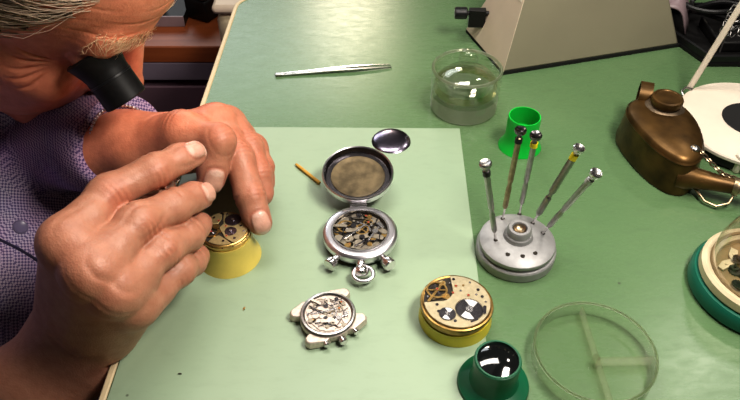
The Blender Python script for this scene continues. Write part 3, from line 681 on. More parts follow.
# ---- open stopwatch
swx, swy = -.0068, -.0440
sw = thing('stopwatch', 'open chrome stopwatch with two pushers and raised hinged lid', 'stopwatch', (swx, swy, .0013))
MB().lathe([(0, 0), (18, 0), (22, 1.2), (25.4, 4.2), (26.2, 7), (25.8, 9.6), (24.4, 11), (22.8, 11.4), (20.4, 11.3), (19.8, 10.6), (19.4, 8.4), (0, 8.4)], 90).build('case', M['chrome'], sw)
MB().ring(19.0, 20.2, 9.4, 11.9, 80).build('inner_bezel', M['steel'], sw)
mvm = bpy.data.objects.new('movement', None); COL.objects.link(mvm); mvm.parent = sw; mvm.location = (0, 0, .0088); mvm.rotation_euler.z = .5
chronograph(mvm, 19.2, 'silver', 'silver', 'brass', 'recess', 3)
MB().lathe([(2.6, 0), (3.2, .4), (3.2, 5), (2.6, 6), (0, 6)], 24, frame((.6, -25, 6.2), (.06, -1, .0))).build('pendant_tube', M['steel'], sw)
cr = MB().lathe([(0, 5), (3.4, 5), (4.6, 6.4), (5, 9), (4.4, 11.6), (2.8, 12.8), (0, 13)], 28, frame((.6, -25, 6.2), (.06, -1, .0))).build('crown', M['steel'], sw)
bow = MB(); cxb, cyb = 2.4, -36.2
bow.tube([(cxb+6.6*math.cos(t), cyb+5.4*math.sin(t)*1.0, 6.8+1.2*math.sin(t)) for t in np.linspace(0, 2*PI, 37)[:-1]], 1.45, 12, closed=True)
bow.build('bow_ring', M['chrome'], sw)
for a in (-90-36, -90+36):
    ar = math.radians(a); c, s_ = math.cos(ar), math.sin(ar)
    MB().lathe([(0, 0), (2.4, 0), (2.4, 4.4), (4.2, 5.4), (4.6, 6.4), (4.6, 9.6), (4.0, 10.4), (0, 10.6)], 26, frame((c*25, s_*25, 6.4), (c, s_, 0))).build('pusher', M['steel'], sw)
# hinged lid, laid back
lidm = MB().lathe([(0, 0), (17, 0), (22, .7), (24.6, 2.4), (25.2, 4.4), (25.2, 6.4), (24.6, 7), (24.0, 6.6), (23.8, 3.6), (22.6, 2.4), (20, 2.2), (0, 2.2)], 90)
ld = lidm.build('lid', M['chrome'], sw); ld.location = (-.0022, .0520, .0120); ld.rotation_euler = (math.radians(8), 0, 0); ld.scale = (1.05, 1.05, 1.3)
inn = MB().lathe([(0, 2.3), (4, 2.28), (14, 2.3), (17.4, 2.4), (18.6, 3.0), (18.8, 2.3), (22.3, 2.45), (22.3, 2.55), (19, 2.6), (18.9, 3.2), (17.2, 2.7), (14, 2.55), (0, 2.5)], 80).build('lid_inner', M['darkbrass'], ld)
MB().lathe([(19.2, 2.7), (22.6, 2.6), (23.7, 3.8), (23.9, 6.4), (23.6, 6.4), (23.3, 4), (22.4, 2.9), (19.2, 2.9)], 80, closed=True).build('lid_wall', M['darksteel'], ld)
MB().cyl(1.6, -6, 6, 14, frame((-1.5, 25.4, 10.6), (1, 0, 0))).build('hinge', M['steel'], sw)

# ---- wristwatch case with open back
wrx, wry = -.0262, -.1130
wr = thing('wristwatch_case', 'small open backed wristwatch case with lugs and no strap', 'watch', (wrx, wry, .0013), .50)
MB().lathe([(0, 0), (15, 0), (17.2, 1.5), (17.8, 4), (17.6, 6.2), (16.8, 7), (0, 7)], 72).build('case', M['rosesilver'], wr)
for sx in (1, -1):
    for sy in (1, -1):
        p = [(6*sx, 16.2*sy), (10*sx, 17.6*sy), (19.5*sx, 14.6*sy), (21*sx, 12.4*sy), (20.6*sx, 9.6*sy), (18.8*sx, 8.4*sy), (13*sx, 6*sy)]
        if sx*sy < 0: p = p[::-1]
        MB().loft([[(x, y, .6) for x, y in p], [(x*1.0, y, 4.4) for x, y in p], [(x*.96, y*.97, 6.2) for x, y in p]]).build('lug', M['rosesilver'], wr, bevel=.5)
MB().lathe([(14.4, 6.6), (17.2, 6.6), (17.4, 7.4), (16.8, 8.2), (15.6, 8.4), (14.8, 7.9), (14.4, 7)], 80, closed=True).build('bezel_ring', M['brushed'], wr)
mw = bpy.data.objects.new('movement', None); COL.objects.link(mw); mw.parent = wr; mw.location = (0, 0, .0065); mw.rotation_euler.z = -.5
chronograph(mw, 14.5, 'rosesilver', 'rosesilver', 'silver', 'darkbrass', 9)
MB().box(-4.5, 4, -3.6, -.6, 1.8, 2.3, tr(0, -4.2, 0, .1)).build('cover_plate', M['rosesilver'], mw, bevel=.15)
for x, w, r, nm in ((-9.5, 3.6, 1.9, 'pusher'), (0, 3.6, 2.5, 'crown'), (9.5, 3.6, 1.9, 'pusher')):
    yy = -math.sqrt(17.4**2-x*x)
    MB().cyl(r*.6, -.5, 1.6, 14, frame((x, yy, 4), (x*.015, -1, 0))).cyl(r, 1.4, 1.4+w, 18, frame((x, yy, 4), (x*.015, -1, 0)), b=.4).build(nm, M['steel'], wr)

# ---- stray bits on the mat
for i, (x, y, r, m, lab) in enumerate(((-.112, -.152, .8, 'recess', 'tiny dark screw lying near the bench corner below the hands'), (-.0805, -.1035, 1.0, 'brass', 'tiny brass scrap on the mat between hand and wristwatch case'))):
    tag(MB().cyl(r*.6, 0, .7, 10).box(-r*1.6, r*1.2, -.3, .3, .1, .5).build('tiny_screw', M[m], loc=(x, y, .0014), rz=i*1.2), lab, 'screw')
# ------------------------------------------------------------------ signed-distance tools (metres)
def rc(p, a, b, r1, r2):
    a = np.asarray(a, float); b = np.asarray(b, float); ab = b-a
    t = np.clip(((p-a)@ab)/(ab@ab), 0, 1)
    return np.linalg.norm(p-a-t[:, None]*ab, axis=1) - (r1+(r2-r1)*t)
def ell(p, c, r, Bm=None):
    q = p-np.asarray(c, float)
    if Bm is not None: q = q@Bm
    r = np.asarray(r, float); k0 = np.linalg.norm(q/r, axis=1); k1 = np.linalg.norm(q/(r*r), axis=1)
    return k0*(k0-1)/np.maximum(k1, 1e-9)
def smin(a, b, k):
    h = np.maximum(k-np.abs(a-b), 0)/k; return np.minimum(a, b)-h*h*k/4
def smax(a, b, k): return -smin(-a, -b, k)

def mesh_sdf(organs, bmin, bmax, h, joins, Bk=14):
    """sparse surface nets. organs: list of (f, centre, radius); joins(list of arrays)->array"""
    bmin = np.asarray(bmin, float); bmax = np.asarray(bmax, float)
    nb = np.ceil((bmax-bmin)/(Bk*h)).astype(int)
    ii = np.stack(np.meshgrid(*[np.arange(n) for n in nb], indexing='ij'), -1).reshape(-1, 3)
    cen = bmin+(ii+.5)*Bk*h
    FAR = .05
    def evalp(p, mask): return joins([f(p) if mask[k] else np.full(len(p), FAR) for k, (f, c, r) in enumerate(organs)])
    half = Bk*h*.87
    near = np.stack([np.linalg.norm(cen-np.asarray(c), axis=1) < r+half+.02 for f, c, r in organs], 1)
    act = np.zeros(len(cen), bool)
    for mk in np.unique(near, axis=0):
        sel = (near == mk).all(1)
        if not mk.any(): continue
        act[sel] = np.abs(evalp(cen[sel], mk)) < half*1.25+.003
    ii = ii[act]; near = near[act]
    g = np.stack(np.meshgrid(*[np.arange(Bk+1)]*3, indexing='ij'), -1).reshape(-1, 3)
    big = nb*Bk+2; key = lambda c: (c[..., 0]*big[1]+c[..., 1])*big[2]+c[..., 2]
    VK, VP, ED = [], [], []
    for mk in np.unique(near, axis=0):
        blk = ii[(near == mk).all(1)]
        for s in range(0, len(blk), 40):
            b = blk[s:s+40]; n = len(b)
            gi = b[:, None, :]*Bk+g[None]
            val = evalp(bmin+gi.reshape(-1, 3)*h, mk).reshape(n, Bk+1, Bk+1, Bk+1)
            ins = val < 0
            acc = np.zeros((n, Bk, Bk, Bk, 3)); cnt = np.zeros((n, Bk, Bk, Bk))
            for ax in range(3):
                lo = [slice(None)]*4; hi = [slice(None)]*4; lo[ax+1] = slice(0, Bk); hi[ax+1] = slice(1, Bk+1)
                v0, v1 = val[tuple(lo)], val[tuple(hi)]; cr = (v0 < 0) != (v1 < 0)
                t = np.where(cr, v0/np.where(cr, v0-v1, 1), 0)
                o1, o2 = [a for a in range(3) if a != ax]
                for d1 in (0, 1):
                    for d2 in (0, 1):
                        sl = [slice(None)]*4; sl[o1+1] = slice(d1, d1+Bk); sl[o2+1] = slice(d2, d2+Bk)
                        c = cr[tuple(sl)]; tt = t[tuple(sl)]
                        cnt += c; acc[..., ax] += tt*c; acc[..., o1] += d1*c; acc[..., o2] += d2*c
                sub = [slice(None), slice(0, Bk), slice(0, Bk), slice(0, Bk)]
                w = np.argwhere(cr[tuple(sub)])
                if len(w):
                    base = b[w[:, 0]]*Bk+w[:, 1:]
                    ED.append(np.c_[base, np.full(len(w), ax), ins[tuple(sub)][tuple(w.T)]])
            w = np.argwhere(cnt > 0)
            if len(w):
                cell = b[w[:, 0]]*Bk+w[:, 1:]; q = tuple(w.T)
                VP.append(bmin+(cell+acc[q]/cnt[q][:, None])*h); VK.append(key(cell))
    print('grid', time.time()-T0); VK = np.concatenate(VK); VP = np.concatenate(VP); ED = np.concatenate(ED).astype(np.int64)
    od = np.argsort(VK); VK = VK[od]; VP = VP[od]
    quads = []
    for ax in range(3):
        e = ED[ED[:, 3] == ax]; o1, o2 = (ax+1) % 3, (ax+2) % 3; cs = []
        for d1, d2 in ((0, 0), (1, 0), (1, 1), (0, 1)):
            c = e[:, :3].copy(); c[:, o1] -= d1; c[:, o2] -= d2; cs.append(key(c))
        cs = np.stack(cs, 1); idx = np.searchsorted(VK, cs); idx = np.clip(idx, 0, len(VK)-1)
        ok = (VK[idx] == cs).all(1) & (e[:, :3].min(1) > 0); idx = idx[ok]; f = e[ok, 4].astype(bool)
        idx[~f] = idx[~f][:, ::-1]; quads.append(idx)
    F = np.concatenate(quads)
    # settle the vertices on the surface, gradients become normals
    nearv = np.stack([np.linalg.norm(VP-np.asarray(c), axis=1) < r+.02 for f, c, r in organs], 1)
    NR = np.zeros_like(VP)
    for mk in np.unique(nearv, axis=0):
        sel = np.where((nearv == mk).all(1))[0]
        p = VP[sel]; e = h*.5
        d = evalp(p, mk); gr = np.stack([evalp(p+np.eye(3)[k]*e, mk)-evalp(p-np.eye(3)[k]*e, mk) for k in range(3)], 1)/(2*e)
        gn = np.linalg.norm(gr, axis=1, keepdims=True); n = gr/np.maximum(gn, 1e-6)
        VP[sel] = p-n*np.clip(d[:, None]/np.maximum(gn, .3), -h, h); NR[sel] = n
    return VP, F, NR

def np_mesh(name, V, F, material, parent=None):
    me = bpy.data.meshes.new(name)
    me.vertices.add(len(V)); me.vertices.foreach_set('co', V.astype(np.float32).ravel())
    me.loops.add(F.size); me.loops.foreach_set('vertex_index', F.astype(np.int32).ravel())
    me.polygons.add(len(F)); me.polygons.foreach_set('loop_start', np.arange(0, F.size, F.shape[1], dtype=np.int32))
    me.update(calc_edges=True); me.validate()
    me.polygons.foreach_set('use_smooth', [True]*len(me.polygons))
    me.materials.append(material)
    o = bpy.data.objects.new(name, me); COL.objects.link(o)
    if parent: o.parent = parent
    return o

# ------------------------------------------------------------------ the person's joints (metres; bench top is z = 0)
J = dict(rw=(-0.1837, -0.1305, -0.0095), rw2=(-0.2093, -0.1419, -0.0275), ri0=(-0.1595, -0.1323, 0.0912), ri1=(-0.1452, -0.0979, 0.0959), ri2=(-0.124, -0.0786, 0.0961), ri3=(-0.1062, -0.058, 0.0918), rm0=(-0.1453, -0.145, 0.0836), rm1=(-0.1273, -0.1114, 0.0873), rm2=(-0.1131, -0.0909, 0.08), rm3=(-0.1018, -0.0718, 0.0711), rr0=(-0.1349, -0.1472, 0.0709), rr1=(-0.1159, -0.116, 0.0706), rr2=(-0.1076, -0.0953, 0.0606), rr3=(-0.1054, -0.0767, 0.0512), rp0=(-0.1298, -0.1422, 0.0528), rp1=(-0.1113, -0.1134, 0.05), rp2=(-0.1081, -0.0988, 0.0407), rp3=(-0.1081, -0.0862, 0.0322), rt0=(-0.1907, -0.1069, -0.0018), rt1=(-0.1728, -0.0828, 0.0432), rt2=(-0.1469, -0.071, 0.0603), rt3=(-0.1278, -0.0649, 0.0697), lw=(-0.1771, 0.01, 0.0473), lw2=(-0.1977, 0.01, 0.04), li0=(-0.11, 0.0197, 0.0578), li1=(-0.0898, -0.0164, 0.0543), li2=(-0.0802, -0.0399, 0.0408), li3=(-0.0734, -0.0529, 0.0283), lm0=(-0.1059, 0.0308, 0.0477), lm1=(-0.0861, 0.0024, 0.048), lm2=(-0.0786, -0.0155, 0.0391), lm3=(-0.0751, -0.0249, 0.029), lr0=(-0.106, 0.0398, 0.0354), lr1=(-0.0852, 0.0149, 0.0379), lr2=(-0.0783, -0.0004, 0.0318), lr3=(-0.0765, -0.0068, 0.0221), lp0=(-0.1112, 0.0499, 0.0198), lp1=(-0.0909, 0.0274, 0.0221), lp2=(-0.0838, 0.0146, 0.0171), lp3=(-0.0827, 0.01, 0.0092), lt0=(-0.1562, -0.0014, 0.0528), lt1=(-0.1257, -0.0116, 0.0711), lt2=(-0.0995, -0.0227, 0.0739), lt3=(-0.1047, -0.0378, 0.0533), LC=(-0.1754, 0.0097, 0.0485), loupe0=(-0.1636, -0.0131, 0.1209), loupe1=(-0.1534, -0.0185, 0.1034))
J = {k: np.array(v) for k, v in J.items()}
unit = lambda v: np.asarray(v, float)/np.linalg.norm(v)

class Hand:
    def __init__(s, pre, rad, out_hint, elbow, kd=1.0):
        s.pre = pre; s.w = J[pre+'w']; s.w2 = J[pre+'w2']; s.elbow = np.array(elbow); s.rad = rad
        s.ch = {f: [J[pre+f+str(k)] for k in range(4)] for f in 'imrpt'}
        mid = (s.ch['m'][0]+s.ch['r'][0])/2
        s.across = unit(s.ch['p'][0]-s.ch['i'][0]); fwd = unit(mid-s.w)
        n = unit(np.cross(fwd, s.across)); s.out = n if n@np.array(out_hint) > 0 else -n
        s.across = unit(np.cross(s.out, fwd)*np.sign(np.cross(s.out, fwd)@s.across))
        s.fwd = fwd
        s.nails = []
    def palm(s, p):
        c = s.ch; R = s.rad; d = None
        wi = {'i': -.016, 'm': -.006, 'r': .004, 'p': .012}
        for f in 'imrp':
            r0 = R[f][0]; a = s.w+s.across*wi[f]+s.fwd*.006; b = c[f][0]-s.out*.0035
            q = smin(rc(p, a-s.out*.004, b, .0145, r0*1.16), rc(p, a-s.out*.012, b-s.out*.010+(s.w-b)*.10, .014, r0*1.1), .008)
            d = q if d is None else smin(d, q, .010)
        for f, g in ('im', 'mr', 'rp'):      # flesh between the knuckles
            a, b = c[f][0], c[g][0]; m = .5*(a+b)-s.out*.004; d = smin(d, rc(p, m+(s.w-m)*.02, m+(s.w-m)*.55,   .0108, .012), .008)
        th = c['t']; d = smin(d, rc(p, th[0]-s.out*.004, th[1], .0165, R['t'][0]*1.1), .012)
        d = smin(d, rc(p, th[0], .5*(c['i'][0]+th[1])-s.out*.004, .014, .008), .014)
        # forearm: oval section
        ew = s.across*(.0105 if s.pre == 'r' else .007); el = s.elbow
        wr_ = .0175 if s.pre == 'r' else .0165
        fa = smin(rc(p, s.w+ew, s.w2+ew*1.05, wr_, wr_+.0015), rc(p, s.w-ew, s.w2-ew*1.05, wr_, wr_+.0015), .014)
        fa = smin(fa, smin(rc(p, s.w2+ew, el+ew*.6, .0195, .038), rc(p, s.w2-ew, el-ew*.6, .0195, .038), .02), .014)
        return smin(d, fa, .02)
    def arm(s, p):
        ew = s.across*(.0105 if s.pre == 'r' else .007); el = s.elbow
        return smin(rc(p, s.w2+ew, el+ew*.6, .0195, .038), rc(p, s.w2-ew, el-ew*.6, .0195, .038), .02)
    def __call__(s, p):
        P = s.palm(p); out = None
        for f in 'imrpt':
            c = s.ch[f]; r = s.rad[f]; d = rc(p, c[0]-s.out*.002, c[1], r[0], r[1]*.97)
            d = smin(d, rc(p, c[1], c[2], r[1]*.97, r[2]), .006); d = smin(d, rc(p, c[2], c[3], r[2], r[3]), .005)
            dr = s.dorsal(f, 1); md = (c[0]+c[1])/2+dr*.0012; d = smin(d, ell(p, md, [(r[0]+r[1])*.5]*3), .004)
            # soft finger pads and swelling between the joints
            pd = s.dorsal(f, 2); m23 = c[2]*.35+c[3]*.65
            d = smin(d, ell(p, m23-pd*.0016, [r[3]*1.06]*3), .004)
            if f != 't':
                kn = c[0]+s.out*.0004; d = smin(d, ell(p, kn, [r[0]*1.0]*3), .010)
            if f == 't': d = smin(d, P, .012)
            out = smin(out, d, .0016) if out is not None else d
            if f == 'p': out = smin(out, P, .0075)
        # flesh flattens where it leans on the bench edge
        xl = (left_edge(p[:, 1]*1000)-5.2)*.001
        return smax(out, -np.maximum(xl-p[:, 0], p[:, 2]-.0022), .003)
    def dorsal(s, f, k):
        """outward (knuckle) direction at joint k of finger f"""
        c = s.ch[f]; a, b = c[k]-c[k-1], (c[k+1]-c[k] if k < 3 else c[k]-c[k-1]); t = unit(c[min(k+1, 3)]-c[k-1])
        ref = s.out if f != 't' else s.thumb_out
        v = ref - t*(ref@t); return unit(v)
HR = Hand('r', dict(i=(.0118, .0106, .0096, .0080), m=(.0118, .0108, .0098, .0082), r=(.0112, .0101, .0092, .0076), p=(.0102, .0090, .0081, .0068), t=(.0128, .0115, .0108, .0086)),
          (-.2, -.75, .7), J['rw']+.25*unit(unit(J['rw2']-J['rw'])+np.array((0, 0, -.18))))
HR.nail_dir = {'i': (.12, -.50, .85), 'm': (.55, -.40, .70)}; HR.nail_dir = {k: unit(v) for k, v in HR.nail_dir.items()}
HR.thumb_out = unit((-.1, -.2, .9))
HL = Hand('l', dict(i=(.0116, .0106, .0097, .0082), m=(.0116, .0106, .0097, .0082), r=(.0110, .0100, .0090, .0076), p=(.0098, .0088, .0079, .0068), t=(.0130, .0118, .0112, .0092)),
          (.3, .2, .9), (-.39, .17, -.055))
HL.nail_dir = {'i': unit((.25, -.55, .75))}
HL.thumb_out = unit((.45, -.1, .85))

# head frame: columns are forward, up, right; origin midway between the eyes
HB = np.array([[0.68661, 0.69835, -0.20218], [-0.03071, -0.24998, -0.96776], [-0.72637, 0.67069, -0.15019]]); HO = np.array([-.1682,.0330,.1268])
def H(a, b, c): return HO + HB@np.array([a, b, c])*.001
def head_sdf(p):
    q = (p-HO)@HB*1000.
    S = q.copy(); S[:, 2] = np.abs(S[:, 2])           # symmetric
    e = lambda c, r: ell(S, c, r); k = lambda a, b, r1, r2: rc(S, a, b, r1, r2)
    d = e((-84, 42, 0), (99, 84, 76))
    d = smin(d, e((-46, -30, 0), (58, 82, 60)), 22)
    d = smin(d, k((2, 24, 10), (-6, 29, 42), 12, 11.5), 12)            # brow ridge
    d = smin(d, k((-16, -30, 44), (-70, -22, 62), 17, 10), 18)      # cheekbone
    d = smin(d, k((2, -106, 0), (-4, -104, 14), 17, 15), 12)         # chin
    d = smin(d, k((-4, -104, 14), (-76, -74, 48), 15, 16), 20)       # jaw
    d = smin(d, e((-8, -66, 0), (25, 30, 34)), 16)                   # muzzle
    d = smin(d, e((-24, -58, 34), (24, 30, 24)), 18)                 # cheek
    d = smax(d, -e((13, -3, 33), (14, 13, 18)), 14)                  # eye sockets
    d = smin(d, e((-9, -2, 32), (14, 13, 14)), 3)                    # eyeball and lids
    d = smin(d, k((4, 14, 22), (-6, 12, 48), 6.5, 6.5), 7)               # upper lid fold
    d = smin(d, k((1, -15, 24), (-7, -13, 42), 4.5, 4.5), 8)         # lower lid bag
    d = smin(d, k((8, 12, 0), (30, -36, 0), 7, 9.5), 9)              # nose bridge
    d = smin(d, e((31, -42, 0), (12, 10.5, 11.5)), 7)
    d = smin(d, e((19, -46, 11.5), (10.5, 8.5, 7.5)), 5)
    d = smax(d, -e((21, -54, 6), (5.5, 4, 3.2)), 3)
    d = smin(d, k((16.5, -67, 0), (8, -70, 21), 5, 3), 4)            # upper lip
    d = smin(d, k((16, -77, 0), (8, -75, 19), 6, 3), 4)              # lower lip
    d = smax(d, -k((24, -72, 0), (9, -73, 24), 2.0, 1.2), 3)
    ear = smax(e((-98, -12, 75), (20, 32, 7)), -e((-94, -10, 83), (11, 20, 6)), 4)
    d = smin(d, ear, 6)
    return d*.001
NECK0, NECK1 = H(-92, -52, 0), np.array((-.375, .055, .085))
SH_R, SH_L = np.array((-.445, -.150, .090)), np.array((-.450, .240, .110))
def torso_sdf(p):
    d = rc(p, NECK0, NECK1, .058, .066)
    d = smin(d, rc(p, NECK1+(-.035, 0, -.04), SH_R, .07, .050), .05); d = smin(d, rc(p, NECK1+(-.035, 0, -.04), SH_L, .07, .050), .05)
    d = smin(d, rc(p, NECK1+(-.03, 0, -.06), (-.42, .03, -.20), .085, .10), .05)
    d = smin(d, rc(p, SH_R, HR.elbow, .050, .040), .03); d = smin(d, rc(p, SH_L, HL.elbow, .050, .040), .03)
    return d
def body_join(a): return smin(smin(smin(a[0], a[1], .03), a[2], .004), a[3], .004) if True else None
def headneck(p): return head_sdf(p)
organs = [(headneck, H(-55, -10, 0), .175), (torso_sdf, (-.40, .04, -.02), .40), (HR, (-.235, -.175, .02), .19), (HL, (-.22, .06, .02), .21)]
def join(a): return smin(smin(smin(a[0], a[1], .035), a[2], .006), a[3], .006)
def body_sdf(p): return join([f(p) for f, c, r in organs])
HSTEP = .0011
V, F, NRM = mesh_sdf(organs, (-.54, -.36, -.32), (-.02, .34, .32), HSTEP, join)
print('body verts', len(V), time.time()-T0)

# ------------------------------------------------------------------ skin tone, creases, nails
tone = np.tile(np.array([.48, .238, .155, 0.0]), (len(V), 1))
def blend(w, col, a=None):
    w = w[:, None]; tone[:, :3] = tone[:, :3]*(1-w)+np.array(col)*w
disp = np.zeros(len(V))
red = (.57, .21, .125)
hq = (V-HO)@HB*1000.
hmask = np.exp(-np.maximum(np.linalg.norm((hq-np.array([-40, -10, 0]))/np.array([120, 140, 90]), axis=1)-1, 0)*6)
blend(hmask*.75, (.97, .355, .205))
for c, r, s in (((-10, -40, 45), 26, .5), ((34, -42, 0), 16, .7), ((-90, -10, 78), 30, .5)):
    w = np.exp(-(((hq*np.array([1, 1, np.sign(c[2]) if c[2] else 1]) if False else np.c_[hq[:, :2], np.abs(hq[:, 2])])-np.array(c))**2).sum(1)/(2*r*r)*2)
    blend(w*s, (.62, .20, .125))
lipw = np.exp(-(((np.c_[hq[:, 0]-14, (hq[:, 1]+73)*2.2, hq[:, 2]*.55])**2).sum(1))/120.); blend(lipw*.7, (.38, .13, .10))
# crow's feet and forehead lines
ha = np.c_[hq[:, :2], np.abs(hq[:, 2])]
for k in range(5):
    ang = math.radians(205+ (k-2)*19); dx, dy = math.cos(ang), math.sin(ang)
    u = (ha[:, 0]+10)*dx+(ha[:, 1]+4)*dy; v = -(ha[:, 0]+10)*dy+(ha[:, 1]+4)*dx; v = v+1.6*np.sin(u*.21)
    w = np.exp(-(v/1.3)**2)*np.exp(-((u-17)/9.)**2)*(ha[:, 2] > 30)
    disp -= .0017*w
w = np.exp(-((hq[:, 1]-48)/18)**2)*(hq[:, 0] > -30); disp -= .0007*w*np.maximum(0, np.sin(hq[:, 1]*.62+.03*hq[:, 2]+.9*np.sin(hq[:, 2]*.09)))**4*(.55+.45*np.sin(hq[:, 2]*.13+hq[:, 1]*.2))
w = np.exp(-((ha[:, 1]+24-(ha[:, 0]+4)*.25)/2.0)**2)*np.exp(-((ha[:, 2]-32)/10)**2)*(ha[:, 0] > -25); disp -= .0010*w     # bag under the eye
for h in (HR, HL):
    rad = h.rad
    for f in 'imrpt':
        c = h.ch[f]
        for k, amp in ((1, 1.0), (2, .6)):
            dn = h.dorsal(f, k); ax_ = unit(c[k+1]-c[k-1] if k < 3 else c[k]-c[k-1]); q = V-c[k]; L = np.linalg.norm(q, axis=1)
            near = L < rad[f][k]*2.4
            u = q@ax_; sd_ = q@np.cross(ax_, dn); dor = np.clip((NRM@dn-.15)/.6, 0, 1)
            env = near*np.exp(-(u/.0056)**2)*np.exp(-(sd_/(rad[f][k]*.85))**2)*dor
            disp += -.00066*amp*env*(np.cos(u*2*PI/.0034+sd_*sd_*5000)*.5+.5)**1.5*1.1
            disp += .0001*amp*env
            pal = near*np.exp(-(u/.0011)**2)*np.clip((-(NRM@dn)-.1)/.5, 0, 1); disp -= .0008*pal
            wj = near*np.exp(-(u/.007)**2)*dor; blend(wj*.5, red); blend(np.clip(env*(np.cos(u*2*PI/.0034+sd_*sd_*5000)*.5+.5)**3*.35*amp, 0, 1), (.30, .10, .06))  # shade of the knuckle creases painted into the skin colour
        if f != 't':
            q = V-(c[0]+h.out*.008); w = np.exp(-(q**2).sum(1)/(2*.011**2)); blend(w*.38, red)
        q = V-c[3]; w = np.exp(-(q**2).sum(1)/(2*.009**2)); blend(w*.45, (.60, .26, .185))
        # nail
        dn = h.nail_dir[f] if hasattr(h, 'nail_dir') and f in h.nail_dir else h.dorsal(f, 3)
        ax_ = unit(c[3]-c[2]); dn = unit(dn-ax_*(dn@ax_)); r = rad[f][3]
        ctr = c[3]+dn*r*.75+ax_*r*.15; q = V-ctr
        u = q@ax_; sd_ = q@np.cross(ax_, dn); hgt = q@dn
        wl, ww = r*(.98 if f != 't' else 1.1), r*.76
        m_ = (np.abs(hgt) < r*.8) & (np.linalg.norm(q, axis=1) < r*2.2) & (NRM@dn > .05)
        e = ((np.abs(u)/wl)**3.2+(np.abs(sd_)/ww)**3.2)**(1/3.2)
        inside = np.clip((1.0-e)/.12, 0, 1)*m_
        groove = np.exp(-((e-1.08)/.10)**2)*m_*(u < wl*.72)
        disp += -.00045*groove + .00018*inside
        blend(groove*.6, (.48, .18, .12)); blend(inside*.9, (.70, .43, .34)); tone[:, 3] = np.maximum(tone[:, 3], inside)
        lun = np.clip((1-((u+wl*.85)/(wl*.35))**2-(sd_/(ww*.75))**2)*3, 0, 1)*inside; blend(lun*.5, (.82, .62, .54))
        edge = np.clip((u-wl*.62)/(wl*.14), 0, 1)*inside; blend(edge*.7, (.84, .74, .64))
# tendons and soft veins over the backs of the hands
for h in (HR, HL):
    for f in 'imr':
        a = h.w+h.across*{'i': -.008, 'm': 0, 'r': .007}[f]+h.out*.014; b = h.ch[f][0]+h.out*.010
        ab = b-a; t = np.clip(((V-a)@ab)/(ab@ab), 0, 1); dd_ = np.linalg.norm(V-a-t[:, None]*ab, axis=1)
        disp += .0004*np.exp(-(dd_/.0055)**2)*np.sin(PI*np.clip(t, .08, .98))
mole = J['l'+'i0']*.7+HL.w*.3+HL.out*.014; q = V-mole; blend(np.exp(-(q**2).sum(1)/(2*.0013**2))*.8, (.16, .06, .035))
V = V+NRM*disp[:, None]

person = np_mesh('person', V, F, M['skin'])
ca = person.data.color_attributes.new('tone', 'FLOAT_COLOR', 'POINT')
ca.data.foreach_set('color', tone.astype(np.float32).ravel())
tag(person, 'grey-haired person in a lilac shirt bent over the bench, looking through a loupe', 'person')

print('tone', time.time()-T0)
# ------------------------------------------------------------------ shirt
def wr_noise(p): 
    return .0035*np.sin(p[:, 0]*34+3*np.sin(p[:, 2]*21))*np.sin(p[:, 2]*27+2*np.sin(p[:, 1]*24)) + .0022*np.sin(p[:, 1]*60+p[:, 2]*50+np.sin(p[:, 0]*40)*2)
LC = np.array((-0.1754, 0.0097, 0.0485))
def shirt_sdf(p):
    d = ell(p, (-.430, .045, -.03), (.150, .165, .15))
    d = smin(d, ell(p, (-.345, .02, -.19), (.168, .19, .20)), .08)
    d = smin(d, rc(p, NECK1+(-.03, 0, -.05), SH_R, .085, .074), .05); d = smin(d, rc(p, NECK1+(-.03, 0, -.05), SH_L, .085, .074), .05)
    el = HR.elbow; d = smin(d, rc(p, SH_R, el, .073, .060), .03); d = smin(d, rc(p, el, el+(HR.w2-el)*.28, .060, .052), .012)
    el = HL.elbow; d = smin(d, rc(p, SH_L, el, .073, .058), .03)
    sl = rc(p, el, LC, .056, .0335)
    sl = smin(sl, HL.arm(p)-.0055, .01); cut = (p-LC)@unit(LC-el); sl = smax(sl, cut-.002, .002)
    d = smin(d, torso_sdf(p)-.008, .02); d = smin(d, sl, .02)
    d = d+wr_noise(p)*np.clip(np.linalg.norm(p-LC, axis=1)/.10-.3, 0.1, 1)
    ncv = unit(NECK0-NECK1); d = smax(d, -rc(p, NECK1+ncv*.03, NECK0+ncv*.05, .061, .080), .01)
    return d
def collar_sdf(p):
    ncv = unit(NECK0-NECK1); c0 = NECK1+ncv*.022
    q = p-c0; z = q@ncv; r = np.linalg.norm(q-z[:, None]*ncv, axis=1)
    return np.maximum(np.abs(r-.075-z*.15)-.0045, np.abs(z)-.024)-.002
Vs, Fs, Ns = mesh_sdf([(shirt_sdf, (-.36, .03, -.1), .5)], (-.64, -.40, -.42), (-.10, .42, .25), .0042, lambda a: a[0])
shirt = np_mesh('shirt', Vs, Fs, M['shirt'], person)
Vc, Fc, Nc = mesh_sdf([(collar_sdf, NECK1, .3)], NECK1-.13, NECK1+.13, .003, lambda a: a[0])
np_mesh('collar', Vc, Fc, M['shirt'], shirt)
cuf = MB().lathe([(29.5, -18), (33.6, -18), (33.8, 0), (33.2, 2.2), (31, 2.2), (30.4, 0)], 40, closed=True, m=frame(tuple(LC*1000), tuple(LC-HL.elbow)))
cuf.build('cuff', M['shirt'], shirt)
def on_shirt(y, z):
    x = np.linspace(-.05, -.45, 1200); d = shirt_sdf(np.c_[x, np.full_like(x, y), np.full_like(x, z)])
    k = np.argmax(d < 0); return np.array((x[k], y, z))
def shirt_n(p):
    e = .002; g = np.array([shirt_sdf((p+np.eye(3)[k]*e)[None])[0]-shirt_sdf((p-np.eye(3)[k]*e)[None])[0] for k in range(3)]); return unit(g)
pl = []
for z in np.linspace(.03, -.20, 26):
    q = on_shirt(-.035, z); pl.append(tuple((q+shirt_n(q)*.0004)*1000))
